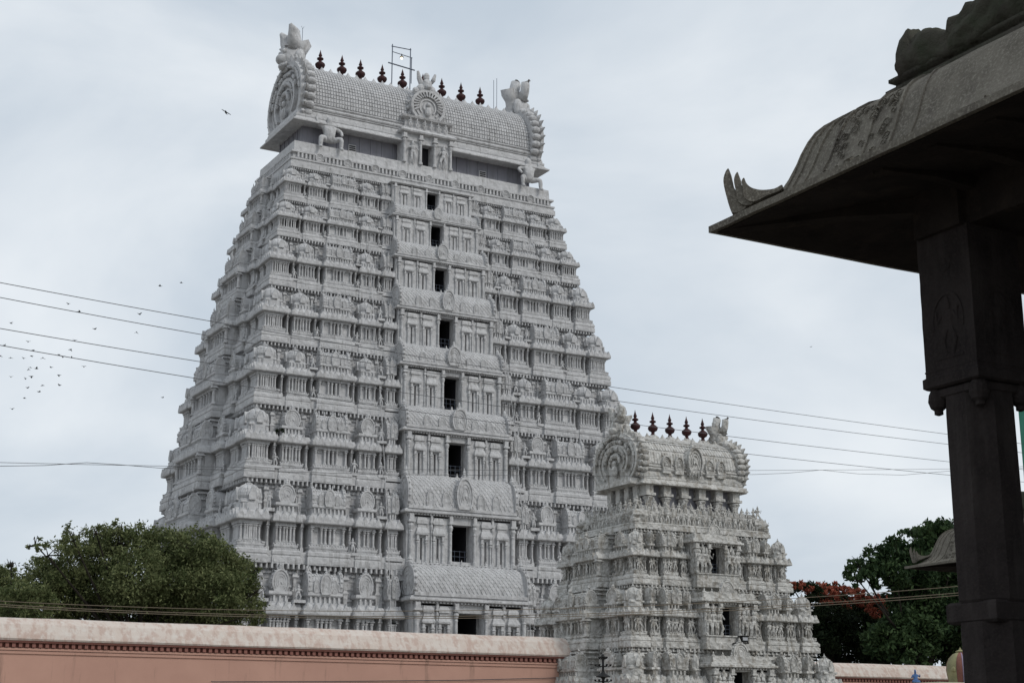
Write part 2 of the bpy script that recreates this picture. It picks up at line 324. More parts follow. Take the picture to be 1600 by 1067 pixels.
def dome(mb, cx, cy, z0, r, h, u):
    mb.ring(cx-r*.86, cx+r*.86, cy-r*.86, cy+r*.86, [(0, z0-.05*h), (.08*u, z0), (.06*u, z0+.1*h)])
    prof = [(r*1.02, z0+.08*h), (r*1.0, z0+.16*h), (r*.92, z0+.2*h), (r*1.02, z0+.36*h), (r*1.0, z0+.52*h), (r*.86, z0+.72*h), (r*.6, z0+.88*h), (r*.28, z0+.97*h), (r*.2, z0+1.0*h)]
    mb.lathe(cx, cy, prof, 16, R(11.25))
    for k in range(8):                        # raised ribs
        a = R(22.5+45*k); mb.tube([(cx+q*1.02*math.cos(a), cy+q*1.02*math.sin(a), z) for q, z in prof[2:]], r*.06, 4)
    for k in range(4):
        a = k*math.pi/2; dx, dy = math.cos(a), math.sin(a)
        wv = r*.3
        pts = [(-wv, .12*h), (wv, .12*h), (wv*1.1, .35*h), (wv*.5, .62*h), (0, .8*h), (-wv*.5, .62*h), (-wv*1.1, .35*h)]
        rr0, rr1 = r*.7, r*1.12
        mb.rings([[(cx+dx*q-dy*p, cy+dy*q+dx*p, z0+z) for p, z in pts] for q in (rr0, rr1)])
    mb.lathe(cx, cy, [(r*.34, z0+.97*h), (r*.3, z0+1.03*h), (r*.1, z0+1.05*h), (r*.2, z0+1.11*h), (r*.08, z0+1.16*h), (.01, z0+1.3*h)], 8)
def corner(w, H, u, figs=0, seed=0):
    """square corner shrine, all four faces alike; origin at its centre"""
    mb = MB(); a = w/2
    mb.ring(-a, a, -a, a, slab_prof(H, u)); mb.ring(-a, a, -a, a, base_prof(H, u))
    t = MB(); body(t, -a+.78*u, a-.78*u, -a+.78*u, -a+2.2*u if a > 2.2*u else 0, H, u, 5 if not figs else 3, w > 1.6*u, figs, seed)
    pilaster(t, -a+.62*u, -a+.62*u, .26*H, .485*H, .1*u)
    for k in range(4):
        c, s_ = math.cos(k*math.pi/2), math.sin(k*math.pi/2)
        mb.add([(c*x-s_*y, s_*x+c*y, z) for x, y, z in t.v], t.f)
    t = MB(); kapota(t, -a+.40*u, a-.40*u, -a+.40*u, a-.40*u, .49*H, .13*H, .42*u, nk=.6*u)
    nring = 11*4
    mb.add(t.v[:nring], [f for f in t.f if max(f) < nring])
    rest = t.v[nring:]; rf = [tuple(i-nring for i in f) for f in t.f if min(f) >= nring]
    for k in range(4):
        c, s_ = math.cos(k*math.pi/2), math.sin(k*math.pi/2)
        mb.add([(c*x-s_*y, s_*x+c*y, z) for x, y, z in rest], rf)
    mb.lathe(0, 0, [(a*.80, .60*H), (a*.80, .69*H)], 8, R(22.5))
    t = MB(); nn = max(3, int((w-u)/(.34*u)))
    for i in range(nn):
        xx = -a+.55*u+(w-1.1*u)*(i+.5)/nn; t.box(xx-.075*u, xx+.075*u, -a+.5*u, -a+.9*u, .618*H, .682*H)
    nn = int(w/(.26*u))
    for i in range(nn):
        xx = -a+.1*u+(w-.2*u)*(i+.5)/nn; t.box(xx-.07*u, xx+.07*u, -a+.12*u, -a+.4*u, .168*H, .184*H); t.box(xx-.06*u, xx+.06*u, -a+.27*u, -a+.5*u, .229*H, .245*H)
    t.box(-a*.8, a*.8, -a-.03*u, -a+.05*u, .02*H, .065*H)
    for k in range(4):
        c, s_ = math.cos(k*math.pi/2), math.sin(k*math.pi/2)
        mb.add([(c*x-s_*y, s_*x+c*y, z) for x, y, z in t.v], t.f)
    dome(mb, 0, -0, .695*H, a*.70, .23*H, u)
    return mb

def quarter_barrel(mb, hw, yf, yb, z0, z1, u, nx, diamonds=True):
    """quarter round roof in front of a doorway, with a raised lozenge lattice"""
    sec = lambda t: (yb-(yb-yf)*math.cos(t)**.75 if t < math.pi/2-1e-6 else yb, z0+(z1-z0)*math.sin(t)**1.0)
    m = 8; pr = [sec(math.pi/2*k/m) for k in range(m+1)]+[(yb+.4, z1), (yb+.4, z0)]
    mb.prism(pr, 'x', -hw, hw)
    mt = 6; e = .05*u
    for j in range(mt*2-1):
        for i in range(nx):
            xc_ = -hw+(i+(.5 if j % 2 == 0 else 1.0))*2*hw/nx
            if abs(xc_)+hw/nx > hw: continue
            tc_ = (j+1)/(mt*2)*1.45; dt = .80/(mt*2)*1.45; dx = .80*hw/nx
            ps = []
            for (ax, bt) in ((-dx, 0), (0, -dt), (dx, 0), (0, dt)):
                p, q = sec(tc_+bt); ps.append((xc_+ax, p, q))
            p0 = np.array(ps); nrm = np.array([0, -math.cos(tc_), math.sin(tc_)])
            p1 = p0*.0+p0.mean(0)+(p0-p0.mean(0))*.85+nrm*e
            mb.add([tuple(p) for p in p0]+[tuple(p) for p in p1], [(4,5,6,7),(0,1,5,4),(1,2,6,5),(2,3,7,6),(3,0,4,7)])

def niche_unit(mb, x, y, z0, z1, w, u):
    """mini pavilion flanking the doorway"""
    h = z1-z0; r = .085*u
    for sg in (-1, 1): pilaster(mb, x+sg*w*.36, y-.1*u, z0, z0+.6*h, r)
    mb.ring(x-w*.42, x+w*.42, y-.2*u, y+.3, [(0, z0+.6*h), (.1*u, z0+.62*h), (.12*u, z0+.66*h), (-.02*u, z0+.76*h), (-.1*u, z0+.78*h), (-.1*u, z0+.84*h), (.02*u, z0+.86*h), (.02*u, z0+.93*h), (-.1*u, z0+1.0*h)])

def storey(T, k, zk, a, b, zu, au, bu, door, cor, bayhw, baypr, material, u, figs=0, frac=None, side_arch=True, seed=0, sub_barrel=None):
    """one tapering storey. T tower empty; slab underside zk; the slab above starts at zu with au, bu"""
    H = zu-zk; rec_ = .85*u if not figs else .45*u; ca, cb = au-rec_, bu-rec_
    dw, dz0, dz1 = door
    mb = MB()
    # core, with a real passage behind the doorway
    yb0 = -cb; depth = min(6.0*u, cb*1.6)
    mb.box(-ca, ca, -cb+depth, cb, zk+.02, zu+.3)
    mb.box(-ca, -dw, -cb, -cb+depth, zk+.02, zu+.3); mb.box(dw, ca, -cb, -cb+depth, zk+.02, zu+.3)
    mb.box(-dw, dw, -cb+.01, -cb+depth, zk+.02, dz0); mb.box(-dw, dw, -cb+.01, -cb+depth, dz1, zu+.3)
    # plate carrying the bays and string courses under the next slab
    mb.ring(-a+.35*u, a-.35*u, -b+.35*u, b-.35*u, [(0, zk+.012*H), (0, zk+.15*H)])
    for zz, o in ((.60, .05), (.66, .12), (.70, .04), (.78, .1), (.86, .05), (.91, .14), (.955, .22)):
        for xa, xb in ((-ca, -dw-.3*u), (dw+.3*u, ca)):
            mb.box(xa-(o*u if xa < 0 else 0), xb+(o*u if xb > 0 else 0), -cb-o*u, -cb+.3, zk+zz*H, zk+(zz+.022)*H)
        mb.box(-ca-o*u*1.01, -ca+.3, -cb-o*u*.99, cb+o*u, zk+zz*H+.003, zk+(zz+.022)*H-.002)
        mb.box(ca-.3, ca+o*u*1.01, -cb-o*u*.99, cb+o*u, zk+zz*H+.003, zk+(zz+.022)*H-.002)
    nd = int(2*ca/(.95*u))
    for i in range(nd):
        x = -ca+2*ca*(i+.5)/nd
        if abs(x) > dw+.6*u:
            mb.box(x-.13*u, x+.13*u, -cb-.2*u, -cb+.1, zk+.58*H, zk+.953*H); mb.box(x-.2*u, x+.2*u, -cb-.27*u, -cb+.1, zk+.83*H, zk+.857*H)
    nd = int(2*cb/(.95*u))
    for i in range(nd):
        y = -cb+2*cb*(i+.5)/nd; mb.box(-ca-.2*u, -ca+.1, y-.13*u, y+.13*u, zk+.58*H, zk+.953*H); mb.box(-ca-.27*u, -ca+.1, y-.2*u, y+.2*u, zk+.83*H, zk+.857*H)
    nd = int(2*au/(.42*u))
    for i in range(nd):                      # brackets under the slab above
        x = -au+.2*u+(2*au-.4*u)*(i+.5)/nd
        if abs(x) > dw+.3*u: mb.box(x-.07*u, x+.07*u, -bu+.12*u, -cb, zu-.045*H, zu+.02)
    nd = int(2*bu/(.42*u))
    for i in range(nd):
        y = -bu+.2*u+(2*bu-.4*u)*(i+.5)/nd; mb.box(-au+.12*u, -ca, y-.07*u, y+.07*u, zu-.045*H, zu+.02)
    s_ = mb.build('storey', material, T)
    D = b-cb
    fr = frac
    wA = (fr[0][1]-fr[0][0])*a
    cA = corner(wA, H, u, figs, seed).build('corner_shrine', material, s_)
    cA.location = (-a+wA/2, -b+wA/2, zk)
    for sx, sy in ((1, -1), (-1, 1), (1, 1)): inst(cA, s_, (sx*(a-wA/2), sy*(b-wA/2), zk))
    kinds = {'kuta': 'domed_niche', 'sala': 'barrel_roofed_niche', 'arch': 'arched_niche'}
    for i, (f0, f1, kind, rec, n) in enumerate(fr[1:]):
        w_ = (f1-f0)*a; B = bay(kind, w_, D-rec*u, H, u, figs and max(2, int(w_/(.55*u))), seed+10*i, n).build(kinds[kind], material, s_)
        B.location = (-(f0+f1)/2*a, -b+rec*u, zk)
        inst(B, s_, ((f0+f1)/2*a, -b+rec*u, zk))
    # slender pilaster stacks in the recesses
    edges = [fr[0][0]]+[q for t in fr[1:] for q in (t[1], t[0])]; r0_ = None
    for j in range(0, len(edges)-1, 2):
        x = (edges[j]+edges[j+1])/2*a
        for sg in (-1, 1):
            if r0_ is None:
                mb = MB(); pilaster(mb, 0, .95*u, .2*H, .5*H, .09*u)
                mb.ring(-.2*u, .2*u, .75*u, D+.2, [(-.05*u, .15*H), (-.05*u, .2*H), (-.12*u, .21*H), (-.12*u, .26*H)]); mb.box(-.12*u, .12*u, 1.0*u, D+.2, .2*H, .5*H)
                mb.ring(-.2*u, .2*u, .75*u, D+.2, [(0, .5*H), (.1*u, .52*H), (.12*u, .545*H), (0, .6*H)])
                mb.ring(-.12*u, .12*u, D-.3*u, D+.2, [(0, .6*H), (.06*u, .72*H), (.12*u, .74*H), (0, .77*H), (0, .86*H), (.14*u, .88*H), (.04*u, .92*H)])
                r0_ = mb.build('recess_pilaster', material, s_); r0_.location = (sg*x, -b, zk)
            else: inst(r0_, s_, (sg*x, -b, zk))
    # doorway bay on the front
    cz = cor; yf = -b-baypr; hw = bayhw; mb = MB()
    fy = yf+.45*u
    zb = zk+.16*H
    mb.ring(-hw*.98, hw*.98, fy-.35*u, -cb, [(-.05*u, zk-.01), (0, zk+.01), (0, zk+.10*H), (-.12*u, zk+.11*H), (-.12*u, dz0-.12*u), (.0, dz0-.10*u), (.0, dz0-.001)] if dz0-zk > .2*u else [(0, zk-.01), (0, dz0-.001)])
    for xa, xb in ((-hw*.99, -dw), (dw, hw*.99)):
        sg = -1 if xa < 0 else 1; zt_ = dz0+(cz-.35*u-dz0)*.56; cs_ = sorted(sg*(dw+.32*u+(hw*.88-dw-.32*u)*(q+.04)) for q in ((.26, .72) if figs == 0 else (.45,)))
        mb.box(xa, xb, fy+.75*u, -cb+.01, dz0-.01, cz-.05*u); mb.box(xa, xb, fy, fy+.8*u, zt_, cz-.05*u)
        sw_ = .115*u; e_ = [xa]+[q for c0 in cs_ for q in (c0-sw_, c0+sw_)]+[xb]
        for j_ in range(0, len(e_), 2): mb.box(e_[j_], e_[j_+1], fy, fy+.8*u, dz0-.01, zt_+.01)
    mb.box(-dw-.01, dw+.01, fy+.01, -cb+.02, dz1, cz-.06*u)
    for sg in (-1, 1):
        pilaster(mb, sg*(dw+.17*u), fy-.14*u, dz0, cz-.1*u, .13*u)
        pilaster(mb, sg*hw*.93, fy-.16*u, dz0, cz-.1*u, .17*u)
        for q in ((.26, .72) if figs == 0 else (.45,)):
            xx = sg*(dw+.32*u+(hw*.88-dw-.32*u)*(q+.04)); niche_unit(mb, xx, fy-.02*u, dz0, cz-.35*u, (hw-dw)*.27, u)
        xm = sg*(dw+.32*u+(hw*.88-dw-.32*u)*.49); pilaster(mb, xm, fy-.08*u, dz0, cz-.1*u, .08*u)
        if figs:
            for q in range(3): mb.figure(sg*(dw+.35*u+(hw*.85-dw)*(q+.3)/3), fy-.3*u, dz0+.02, (cz-dz0)*.75, seed+q+77)
    # cornice over the door
    mb.ring(-hw+.1*u, hw-.1*u, fy, -cb, [(0, cz-.3*u), (.0, cz-.16*u), (.12*u, cz-.15*u), (.12*u, cz-.02*u), (.42*u, cz), (.48*u, cz+.05*u), (.48*u, cz+.2*u), (.3*u, cz+.26*u), (.3*u, cz+.36*u), (.1*u, cz+.42*u)])
    for i in range(int(2*hw/(.3*u))):
        x = -hw+.3*u*(i+.7)
        if x < hw-.1*u: mb.box(x-.07*u, x+.07*u, fy-.3*u, fy+.01, cz-.14*u, cz-.015*u)
    if figs == 0 and k > 1:
        for sg in (-1, 1): mb.box(min(sg*hw*.9, sg*.31*a), max(sg*hw*.9, sg*.31*a), -bu+.3*u, -cb+.02, zk+.9*H, zu+.01)
    mb.build('doorway_bay', material, s_)
    # near-black lining that paints the passage's darkness into the door recess
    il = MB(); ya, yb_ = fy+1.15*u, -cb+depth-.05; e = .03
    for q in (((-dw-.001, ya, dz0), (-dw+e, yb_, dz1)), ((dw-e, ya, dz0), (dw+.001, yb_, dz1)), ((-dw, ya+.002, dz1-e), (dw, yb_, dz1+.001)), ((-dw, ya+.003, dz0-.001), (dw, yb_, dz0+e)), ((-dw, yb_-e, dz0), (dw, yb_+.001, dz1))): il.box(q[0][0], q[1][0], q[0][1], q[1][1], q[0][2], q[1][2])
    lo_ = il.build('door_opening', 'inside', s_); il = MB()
    for i in range(3): il.tube([(-dw*.98, fy+.9*u, dz0+(dz1-dz0)*(.12+.13*i)), (dw*.98, fy+.9*u, dz0+(dz1-dz0)*(.12+.13*i))], .025*u, 4)
    for i in range(4): il.tube([(-dw+2*dw*(i+.5)/4, fy+.9*u, dz0), (-dw+2*dw*(i+.5)/4, fy+.9*u, dz0+(dz1-dz0)*.4)], .025*u, 4)
    il.build('railing', 'pipe', s_)
    return s_, cz

def side_bays(T, s_, zk, H, a, b, u, D, material, figs=0, seed=0, wA=2.5):
    hwc = (.30 if not figs else .36)*b; gap = b-wA-hwc; pr = min(1.5*u, .13*b+.2*u)
    B = bay('sala', 2*hwc, D+pr, H, u*1.0, figs and 3, seed+5, 6)
    # big plain horseshoe backing whose horned crest stands clear of the wall
    zz = .66*H
    B.tube([(0, .5*u, .86*H), (0, .25*u, .95*H), (0, .45*u, 1.03*H)], [.3*u, .2*u, .03*u], 6)
    B.box(-hwc+.9*u, hwc-.9*u, 1.55*u, D+pr, .6*H, .999*H)
    for zz, o in ((.62, .1), (.70, .2), (.80, .1), (.88, .2), (.95, .3)): B.box(-hwc+.9*u-o*u, hwc-.9*u+o*u, 1.55*u-o*u, D+pr, zz*H, (zz+.025)*H)
    for sg in (-1, 1): pilaster(B, sg*(hwc-.35*u), .3*u, .2*H, .5*H, .2*u)
    c = B.build('side_bay', material, s_); c.location = (-a-pr, 0, zk); c.rotation_euler = (0, 0, -R(90))
    inst(c, s_, (a+pr, 0, zk), R(90))
    nb = 2 if gap > 3.6*u else 1; gw = gap/nb
    if gw > .7*u:
        for j in range(nb):
            rec = .1*u if (nb == 1 or j == 1) else -.3*u
            B = bay('arch' if j == 0 else 'kuta', gw-.25*u, D-rec, H, u, figs and 2, seed+9+j, 5 if gw > 1.8*u else 3).build('arched_niche' if j == 0 else 'domed_niche', material, s_)
            yy = hwc+gw*(j+.5)
            B.location = (-a+rec, -yy, zk); B.rotation_euler = (0, 0, -R(90))
            inst(B, s_, (-a+rec, yy, zk), -R(90)); inst(B, s_, (a-rec, -yy, zk), R(90)); inst(B, s_, (a-rec, yy, zk), R(90))

def kalasa(mb, x, y, z, h, bump=True):
    s_ = h/2.45
    mb.lathe(x, y, [(.26*s_, z-.3*s_), (.30*s_, z), (.22*s_, z+.12*s_), (.16*s_, z+.28*s_), (.2*s_, z+.38*s_), (.42*s_, z+.5*s_), (.52*s_, z+.72*s_), (.5*s_, z+.88*s_), (.3*s_, z+1.06*s_), (.16*s_, z+1.16*s_), (.16*s_, z+1.3*s_), (.33*s_, z+1.38*s_), (.34*s_, z+1.5*s_), (.15*s_, z+1.6*s_), (.14*s_, z+1.72*s_), (.2*s_, z+1.8*s_), (.14*s_, z+1.95*s_), (.04*s_, z+2.3*s_), (.01, z+2.45*s_)], 16)

def lion_crest(mb, cx, cz, s_, sg):
    """horned lion face crowning a gable; looks outwards along sg*x; origin at the gable top"""
    X = lambda d: cx+sg*d*s_
    mb.ell((X(.35), 0, cz+1.3*s_), (.95*s_, .85*s_, 1.35*s_), 14, 9)               # head
    mb.ell((X(1.05), 0, cz+.95*s_), (.6*s_, .6*s_, .5*s_), 12, 7)                # muzzle
    mb.ell((X(.95), 0, cz+.35*s_), (.45*s_, .55*s_, .3*s_), 10, 6)               # jaw
    for q in (-1, 1):
        mb.ell((X(1.0), q*.42*s_, cz+1.6*s_), (.3*s_, .25*s_, .28*s_), 8, 6)     # bulging eyes
        mb.tube([(X(.9), q*.45*s_, cz+1.95*s_), (X(1.1), q*.5*s_, cz+2.1*s_), (X(.8), q*.8*s_, cz+2.1*s_)], [.08*s_, .1*s_, .05*s_], 5)
        # horns: one leaning outwards, one curling back
        mb.tube([(X(.4), q*.5*s_, cz+2.0*s_), (X(.55), q*.85*s_, cz+2.8*s_), (X(.55), q*1.0*s_, cz+3.5*s_), (X(.9), q*1.1*s_, cz+3.9*s_)], [.5*s_, .42*s_, .42*s_, .14*s_], 10)
        for i in range(4): mb.tube([(X(.95), q*(.1+.2*i)*s_, cz+.5*s_), (X(1.05), q*(.1+.2*i)*s_, cz+.2*s_)], [.1*s_, .02*s_], 5)
        mb.ell((X(-.2), q*.9*s_, cz+1.0*s_), (.5*s_, .35*s_, .9*s_), 8, 6)
    mb.tube([(X(.1), 0, cz+2.0*s_), (X(-.1), 0, cz+3.0*s_), (X(.1), 0, cz+3.8*s_), (X(.25), 0, cz+3.95*s_)], [.6*s_, .5*s_, .5*s_, .34*s_], 10)
    # fan-like back plate, flaring at the top
    mb.rings([[(X(-.4+dx), -wy*s_, cz+zz*s_), (X(-.9-.6*fl), 0, cz+zz*s_), (X(-.4+dx), wy*s_, cz+zz*s_), (X(.1), 0, cz+zz*s_)] for zz, wy, fl, dx in ((-.3, .95, 0, 0), (.8, .8, 0, 0), (1.9, .85, .3, 0), (2.8, 1.15, 1.1, -.4))])

def roof(T, a, b, ze, z1, zr, gx, u, material, finx, finh, tiles, eave_rows, gable_scale=1.0, crest=1.0, finz=None, front_nasi=None):
    """barrel vaulted crown: eave slab, barrel, gables, lion crests, finials"""
    root = MB()
    root.ring(-a+.5*u, a-.5*u, -b+.5*u, b-.5*u, [(-.9*u, ze+.12*u), (.35*u, ze), (.5*u, ze+.02*u), (.5*u, ze+.16*u), (.2*u, ze+.35*u), (.05*u, ze+.62*u), (.1*u, ze+.66*u), (.1*u, ze+.85*u), (-.05*u, ze+.9*u), (-.05*u, ze+1.1*u), (-.2*u, z1)])
    hw = b-.55*u; H = zr-z1
    sec = lambda t: (-hw*math.cos(t)*(1+.10*math.sin(t)), z1-.1*u+(H)*(math.sin(t)**.95 if math.sin(t) > 0 else 0))
    m = 14; root.prism([sec(math.pi*k/m) for k in range(m+1)], 'x', -gx, gx)
    n, mt = tiles; e = .07*u
    for i in range(n):
        a0 = -gx+2*gx*(i+.13)/n; a1 = -gx+2*gx*(i+.87)/n
        for k in range(mt):
            t0 = .12+1.18*(k+.10)/mt; t1 = .12+1.18*(k+.90)/mt; (p0, q0), (p1, q1) = sec(t0), sec(t1); tm = (t0+t1)/2; ny, nz_ = -math.cos(tm)*e, math.sin(tm)*e
            for sy in (1, -1):
                root.add([(a0,sy*p0,q0),(a1,sy*p0,q0),(a1,sy*p1,q1),(a0,sy*p1,q1),(a0,sy*(p0+ny),q0+nz_),(a1,sy*(p0+ny),q0+nz_),(a1,sy*(p1+ny),q1+nz_),(a0,sy*(p1+ny),q1+nz_)],
                   [(4,5,6,7),(0,1,5,4),(1,2,6,5),(2,3,7,6),(3,0,4,7)])
    # mouldings low and high on the barrel
    for t, rr in ((.04, .14), (.10, .1), (1.33, .12), (1.42, .14)):
        for sy in (1, -1):
            p, q = sec(t); root.tube([(-gx, sy*p, q), (gx, sy*p, q)], rr*u, 6)
    root.box(-gx, gx, -.55*u, .55*u, zr-.5*u, zr-.08*u)
    o = root.build('roof', material, T); nn = int(2*gx/(.95*u))
    for sy in (-1, 1):
        c = MB(); c.box(-gx, gx, sy*.62*u-.2*u, sy*.62*u+.2*u, zr-.6*u, zr-.3*u)
        for i in range(nn):
            x = -gx+2*gx*(i+.5)/nn; c.lathe(x, sy*.68*u, [(.4*u, zr-.45*u), (.36*u, zr-.1*u), (.14*u, zr+.2*u), (.01, zr+.42*u)], 6)
        c.build('ridge_crest', material, o)
    # gables
    for sg in (-1, 1):
        gm = MB(); gz0 = ze+.45*u; gh = (zr+.15*u*crest-gz0); gw = 2*b*gable_scale
        x = sg*(gx-.15*u); out = horse(0, gz0, gw, gh, 25); cc = (0, gz0+gh*.42)
        gm.prism(out, 'x', x, x+sg*1.0*u)
        for k0, k1, t0, t1 in ((1.0, .92, .9, 1.4), (.80, .75, .9, 1.2), (.60, .52, .9, 1.4), (.36, .31, .9, 1.2)):
            gm.band(scale_o(out, cc, k0), scale_o(out, cc, k1), 'x', x+sg*t0*u, x+sg*t1*u)
        for i in range(1, 24):
            (p, q), (p2, q2) = scale_o(out, cc, 1.0)[i], scale_o(out, cc, 1.16)[i]
            gm.tube([(x+sg*.9*u, p, q), (x+sg*1.0*u, (p+p2)/2, (q+q2)/2+.1*u), (x+sg*1.15*u, p2, q2+.12*u)], [.3*u, .24*u, .03*u], 6)
        rd = random.Random(3)
        for i in range(0, 25):
            p, q = scale_o(out, cc, 1.02)[i]; r = .42*u*gable_scale
            gm.ell((x+sg*.4*u, p, q), (.55*u, r, r*.85), 8, 6)
        for i in range(170):
            t = rd.uniform(.1, 3.04); k = rd.choice((.68, .87, .45, .86, .22)); p, q = k*gw/2*math.cos(t), cc[1]+k*gh*.58*math.sin(t)
            gm.ell((x+sg*1.35*u, p, q), (.24*u, rd.uniform(.1, .24)*u, rd.uniform(.14, .32)*u), 6, 4)
        for i in range(5): gm_f = None
        gm.box(min(x, x+sg*1.7*u), max(x, x+sg*1.7*u), -gw/2*.8, gw/2*.8, gz0-.35*u, gz0+.25*u)
        gm.ell((x+sg*1.4*u, 0, gz0+gh*.25), (.3*u, .45*u, .6*u), 8, 6)
        gm.ell((x+sg*1.4*u, 0, gz0+gh*.40), (.25*u, .28*u, .3*u), 8, 6)
        gm.build('gable', material, o)
        lm = MB(); lion_crest(lm, sg*(gx+.35*u), zr-.55*u, 1.18*u*crest, sg); lm.build('lion_crest', material, o, True)
    f0 = None
    for x in finx:
        if f0 is None:
            k = MB(); kalasa(k, 0, 0, 0, finh); f0 = k.build('finial', 'kalasa', o, True); f0.location = (x, 0, finz or zr)
        else: inst(f0, o, (x, 0, finz or zr))
    return o

# ---------------- big tower
BX, BY = 64.6, 135.8
T = thing('temple_tower', 'tall nine storey white carved temple tower with nine dark finials on its barrel roof', 'tower', (BX, BY, 0))
LV = [(54.8, 14.8, 5.16), (51.0, 15.7, 6.0), (47.0, 16.6, 7.07), (41.8, 17.6, 8.2), (36.1, 18.6, 9.5), (30.05, 19.55, 10.8), (23.3, 20.55, 12.0), (16.0, 21.4, 13.1), (7.6, 22.2, 14.1)]
DR = [None, (52.5, 54.45, .62), (48.4, 50.75, .67), (43.5, 46.05, .72), (37.6, 40.65, .80), (31.4, 34.65, .88), (24.85, 28.15, .95), (16.75, 20.4, 1.05), (9.0, 12.4, 1.3)]
CO = [None, 54.75, 51.0, 46.45, 40.95, 35.2, 28.8, 21.2, 13.3]
FR = [(.866, 1.0), (.722, .844, 'arch', .22, 5), (.512, .698, 'sala', 0, 6), (.374, .488, 'arch', .22, 4), (.272, .352, 'sala', .28, 4)]
HW = [0, 4.62, 4.9, 5.16, 5.42, 5.62, 5.74, 5.95, 6.16]
for k in range(1, 9):
    zk, a, b = LV[k]; zu, au, bu = LV[k-1]; H = zu-zk; u = H/7.3
    FRk = [FR[0]]+[(f0, f1, ('kuta' if kd == 'arch' and k < 6 else kd), r_, n_) for f0, f1, kd, r_, n_ in FR[1:]]
    dz0, dz1, dw = DR[k]; hw = HW[k]-.40*u; pr = .2 if k < 8 else 1.0
    s_, cz = storey(T, k, zk, a, b, zu, au, bu, (dw, dz0, dz1), CO[k], hw+.05*u, pr, 'lime', u, 0, FRk, seed=k*100)
    side_bays(T, s_, zk, H, a, b, u, b-(bu-.85*u), 'lime', 0, k*100, (FR[0][1]-FR[0][0])*a)
    rq = random.Random(k*17)
    for v in range(2):
        m_ = MB(); m_.figure(0, 0, 0, .17*H, k*31+v); m_.ring(-.16*H*.4, .16*H*.4, -.05*H, .08*H, [(0, -.03*H), (0, .005*H)]); m0 = m_.build('ledge_statue', 'lime', s_)
        spots = [(rq.choice((-1, 1))*rq.choice((.706, .493, .856, .365))*a, -b+.55*u, zk+.175*H) for q in range(2)]+[(sg*rq.choice((.857, .709, .492, .365))*a, -b+.75*u, zk+.64*H) for sg in (-1, 1)]
        m0.location = spots[0]
        for q in spots[1:]: inst(m0, s_, q, rq.uniform(-.3, .3), (1, 1, rq.uniform(.8, 1.15)))
        for yy in (-.30*b-.1, .30*b+.1, -.52*b): inst(m0, s_, (-a+(.2 if v else .6)*u, yy+rq.uniform(-.2, .2), zk+(.175 if v else .64)*H), -R(90), (1, 1, rq.uniform(.85, 1.1)))
    # quarter barrel between this cornice and the door sill above
    if k > 1:
        up = DR[k-1][0]; q = MB(); yf = -b-pr+.15*u; yb = -bu-.2+.4*u
        z0 = CO[k]+.4*u; hwq = hw-.12*u
        q.box(-hwq-.1*u, hwq+.1*u, yf-.1*u, yb+.6, z0-.02, z0+.25*u)
        quarter_barrel(q, hwq, yf+.05*u, yb+.15*u, z0+.2*u, up-.05, u, 26)
        for i in range(9): q.lathe(-hwq+2*hwq*(i+.5)/9, yb+.0*u, [(.16*u, up-.15), (.2*u, up+.05), (.08*u, up+.14*u), (.1*u, up+.2*u), (.01, up+.45*u)], 6)
        if k < 8: nasi(q, 0, yf+.1*u, z0+.05*u, 1.7*u, (up-z0)*.95, .35*u, True)
        for sg in (-1, 1):
            nasi(q, (yf+yb)/2+.1*u, sg*hwq*.985, z0, (yb-yf)*1.1+.5*u, (up-z0)*.95, .25*u, True, 'x', sg)
            if k < 8:
                for qq in (.33, .62): nasi(q, sg*hwq*qq, yf+.12*u, z0+.1*u, .8*u, (up-z0)*.5, .15*u, False)
        q.build('barrel_awning', 'lime', s_)
# platform above the top storey
p = MB(); zk, a, b = LV[0]
p.ring(-a, a, -b, b, [(-.1, zk), (0, zk+.02), (0, zk+.55), (-.12, zk+.6), (-.12, zk+.8), (-.02, zk+.84), (-.02, zk+1.0), (-.35, zk+1.08), (-.35, zk+1.55), (-.1, zk+1.6), (-.1, zk+1.78), (-.45, zk+1.9), (-.5, 57.7)])
for i in range(70):
    x = -a+.6+(2*a-1.2)*(i+.5)/70; p.box(x-.09, x+.09, -b+.1, -b+.4, zk+1.08, zk+1.56)
for i in range(24):
    y = -b+.5+(2*b-1.0)*(i+.5)/24; p.box(-a+.1, -a+.4, y-.09, y+.09, zk+1.08, zk+1.56)
for i in range(9):
    x = -a+1.5+(2*a-3)*(i+.5)/9; nasi(p, x, -b+.35, zk+1.0, .9, .8, .3, False)
P0 = p.build('terrace', 'lime', T)
n_ = MB(); n_.box(-12.9, 12.9, -3.0, 3.0, 57.6, 60.3)
for i in range(22):
    x = -12.8+25.6*i/21
    n_.box(x-.07, x+.07, -3.08, -2.9, 57.6, 60.2)
for i in range(6): y = -2.9+5.8*i/5; n_.box(-12.98, -12.8, y-.07, y+.07, 57.6, 60.2)
nk = n_.build('attic_wall', 'neck', T)
for x in (-7.6, 7.2):
    v = MB(); v.box(x-.4, x+.4, -3.16, -2.95, 58.35, 59.05); vo = v.build('vent', 'lime', nk)
    d = MB()
    for j in range(3): d.box(x-.33, x+.33, -3.19, -3.165, 58.42+.2*j, 58.54+.2*j)
    d.build('slat', 'inside', vo)
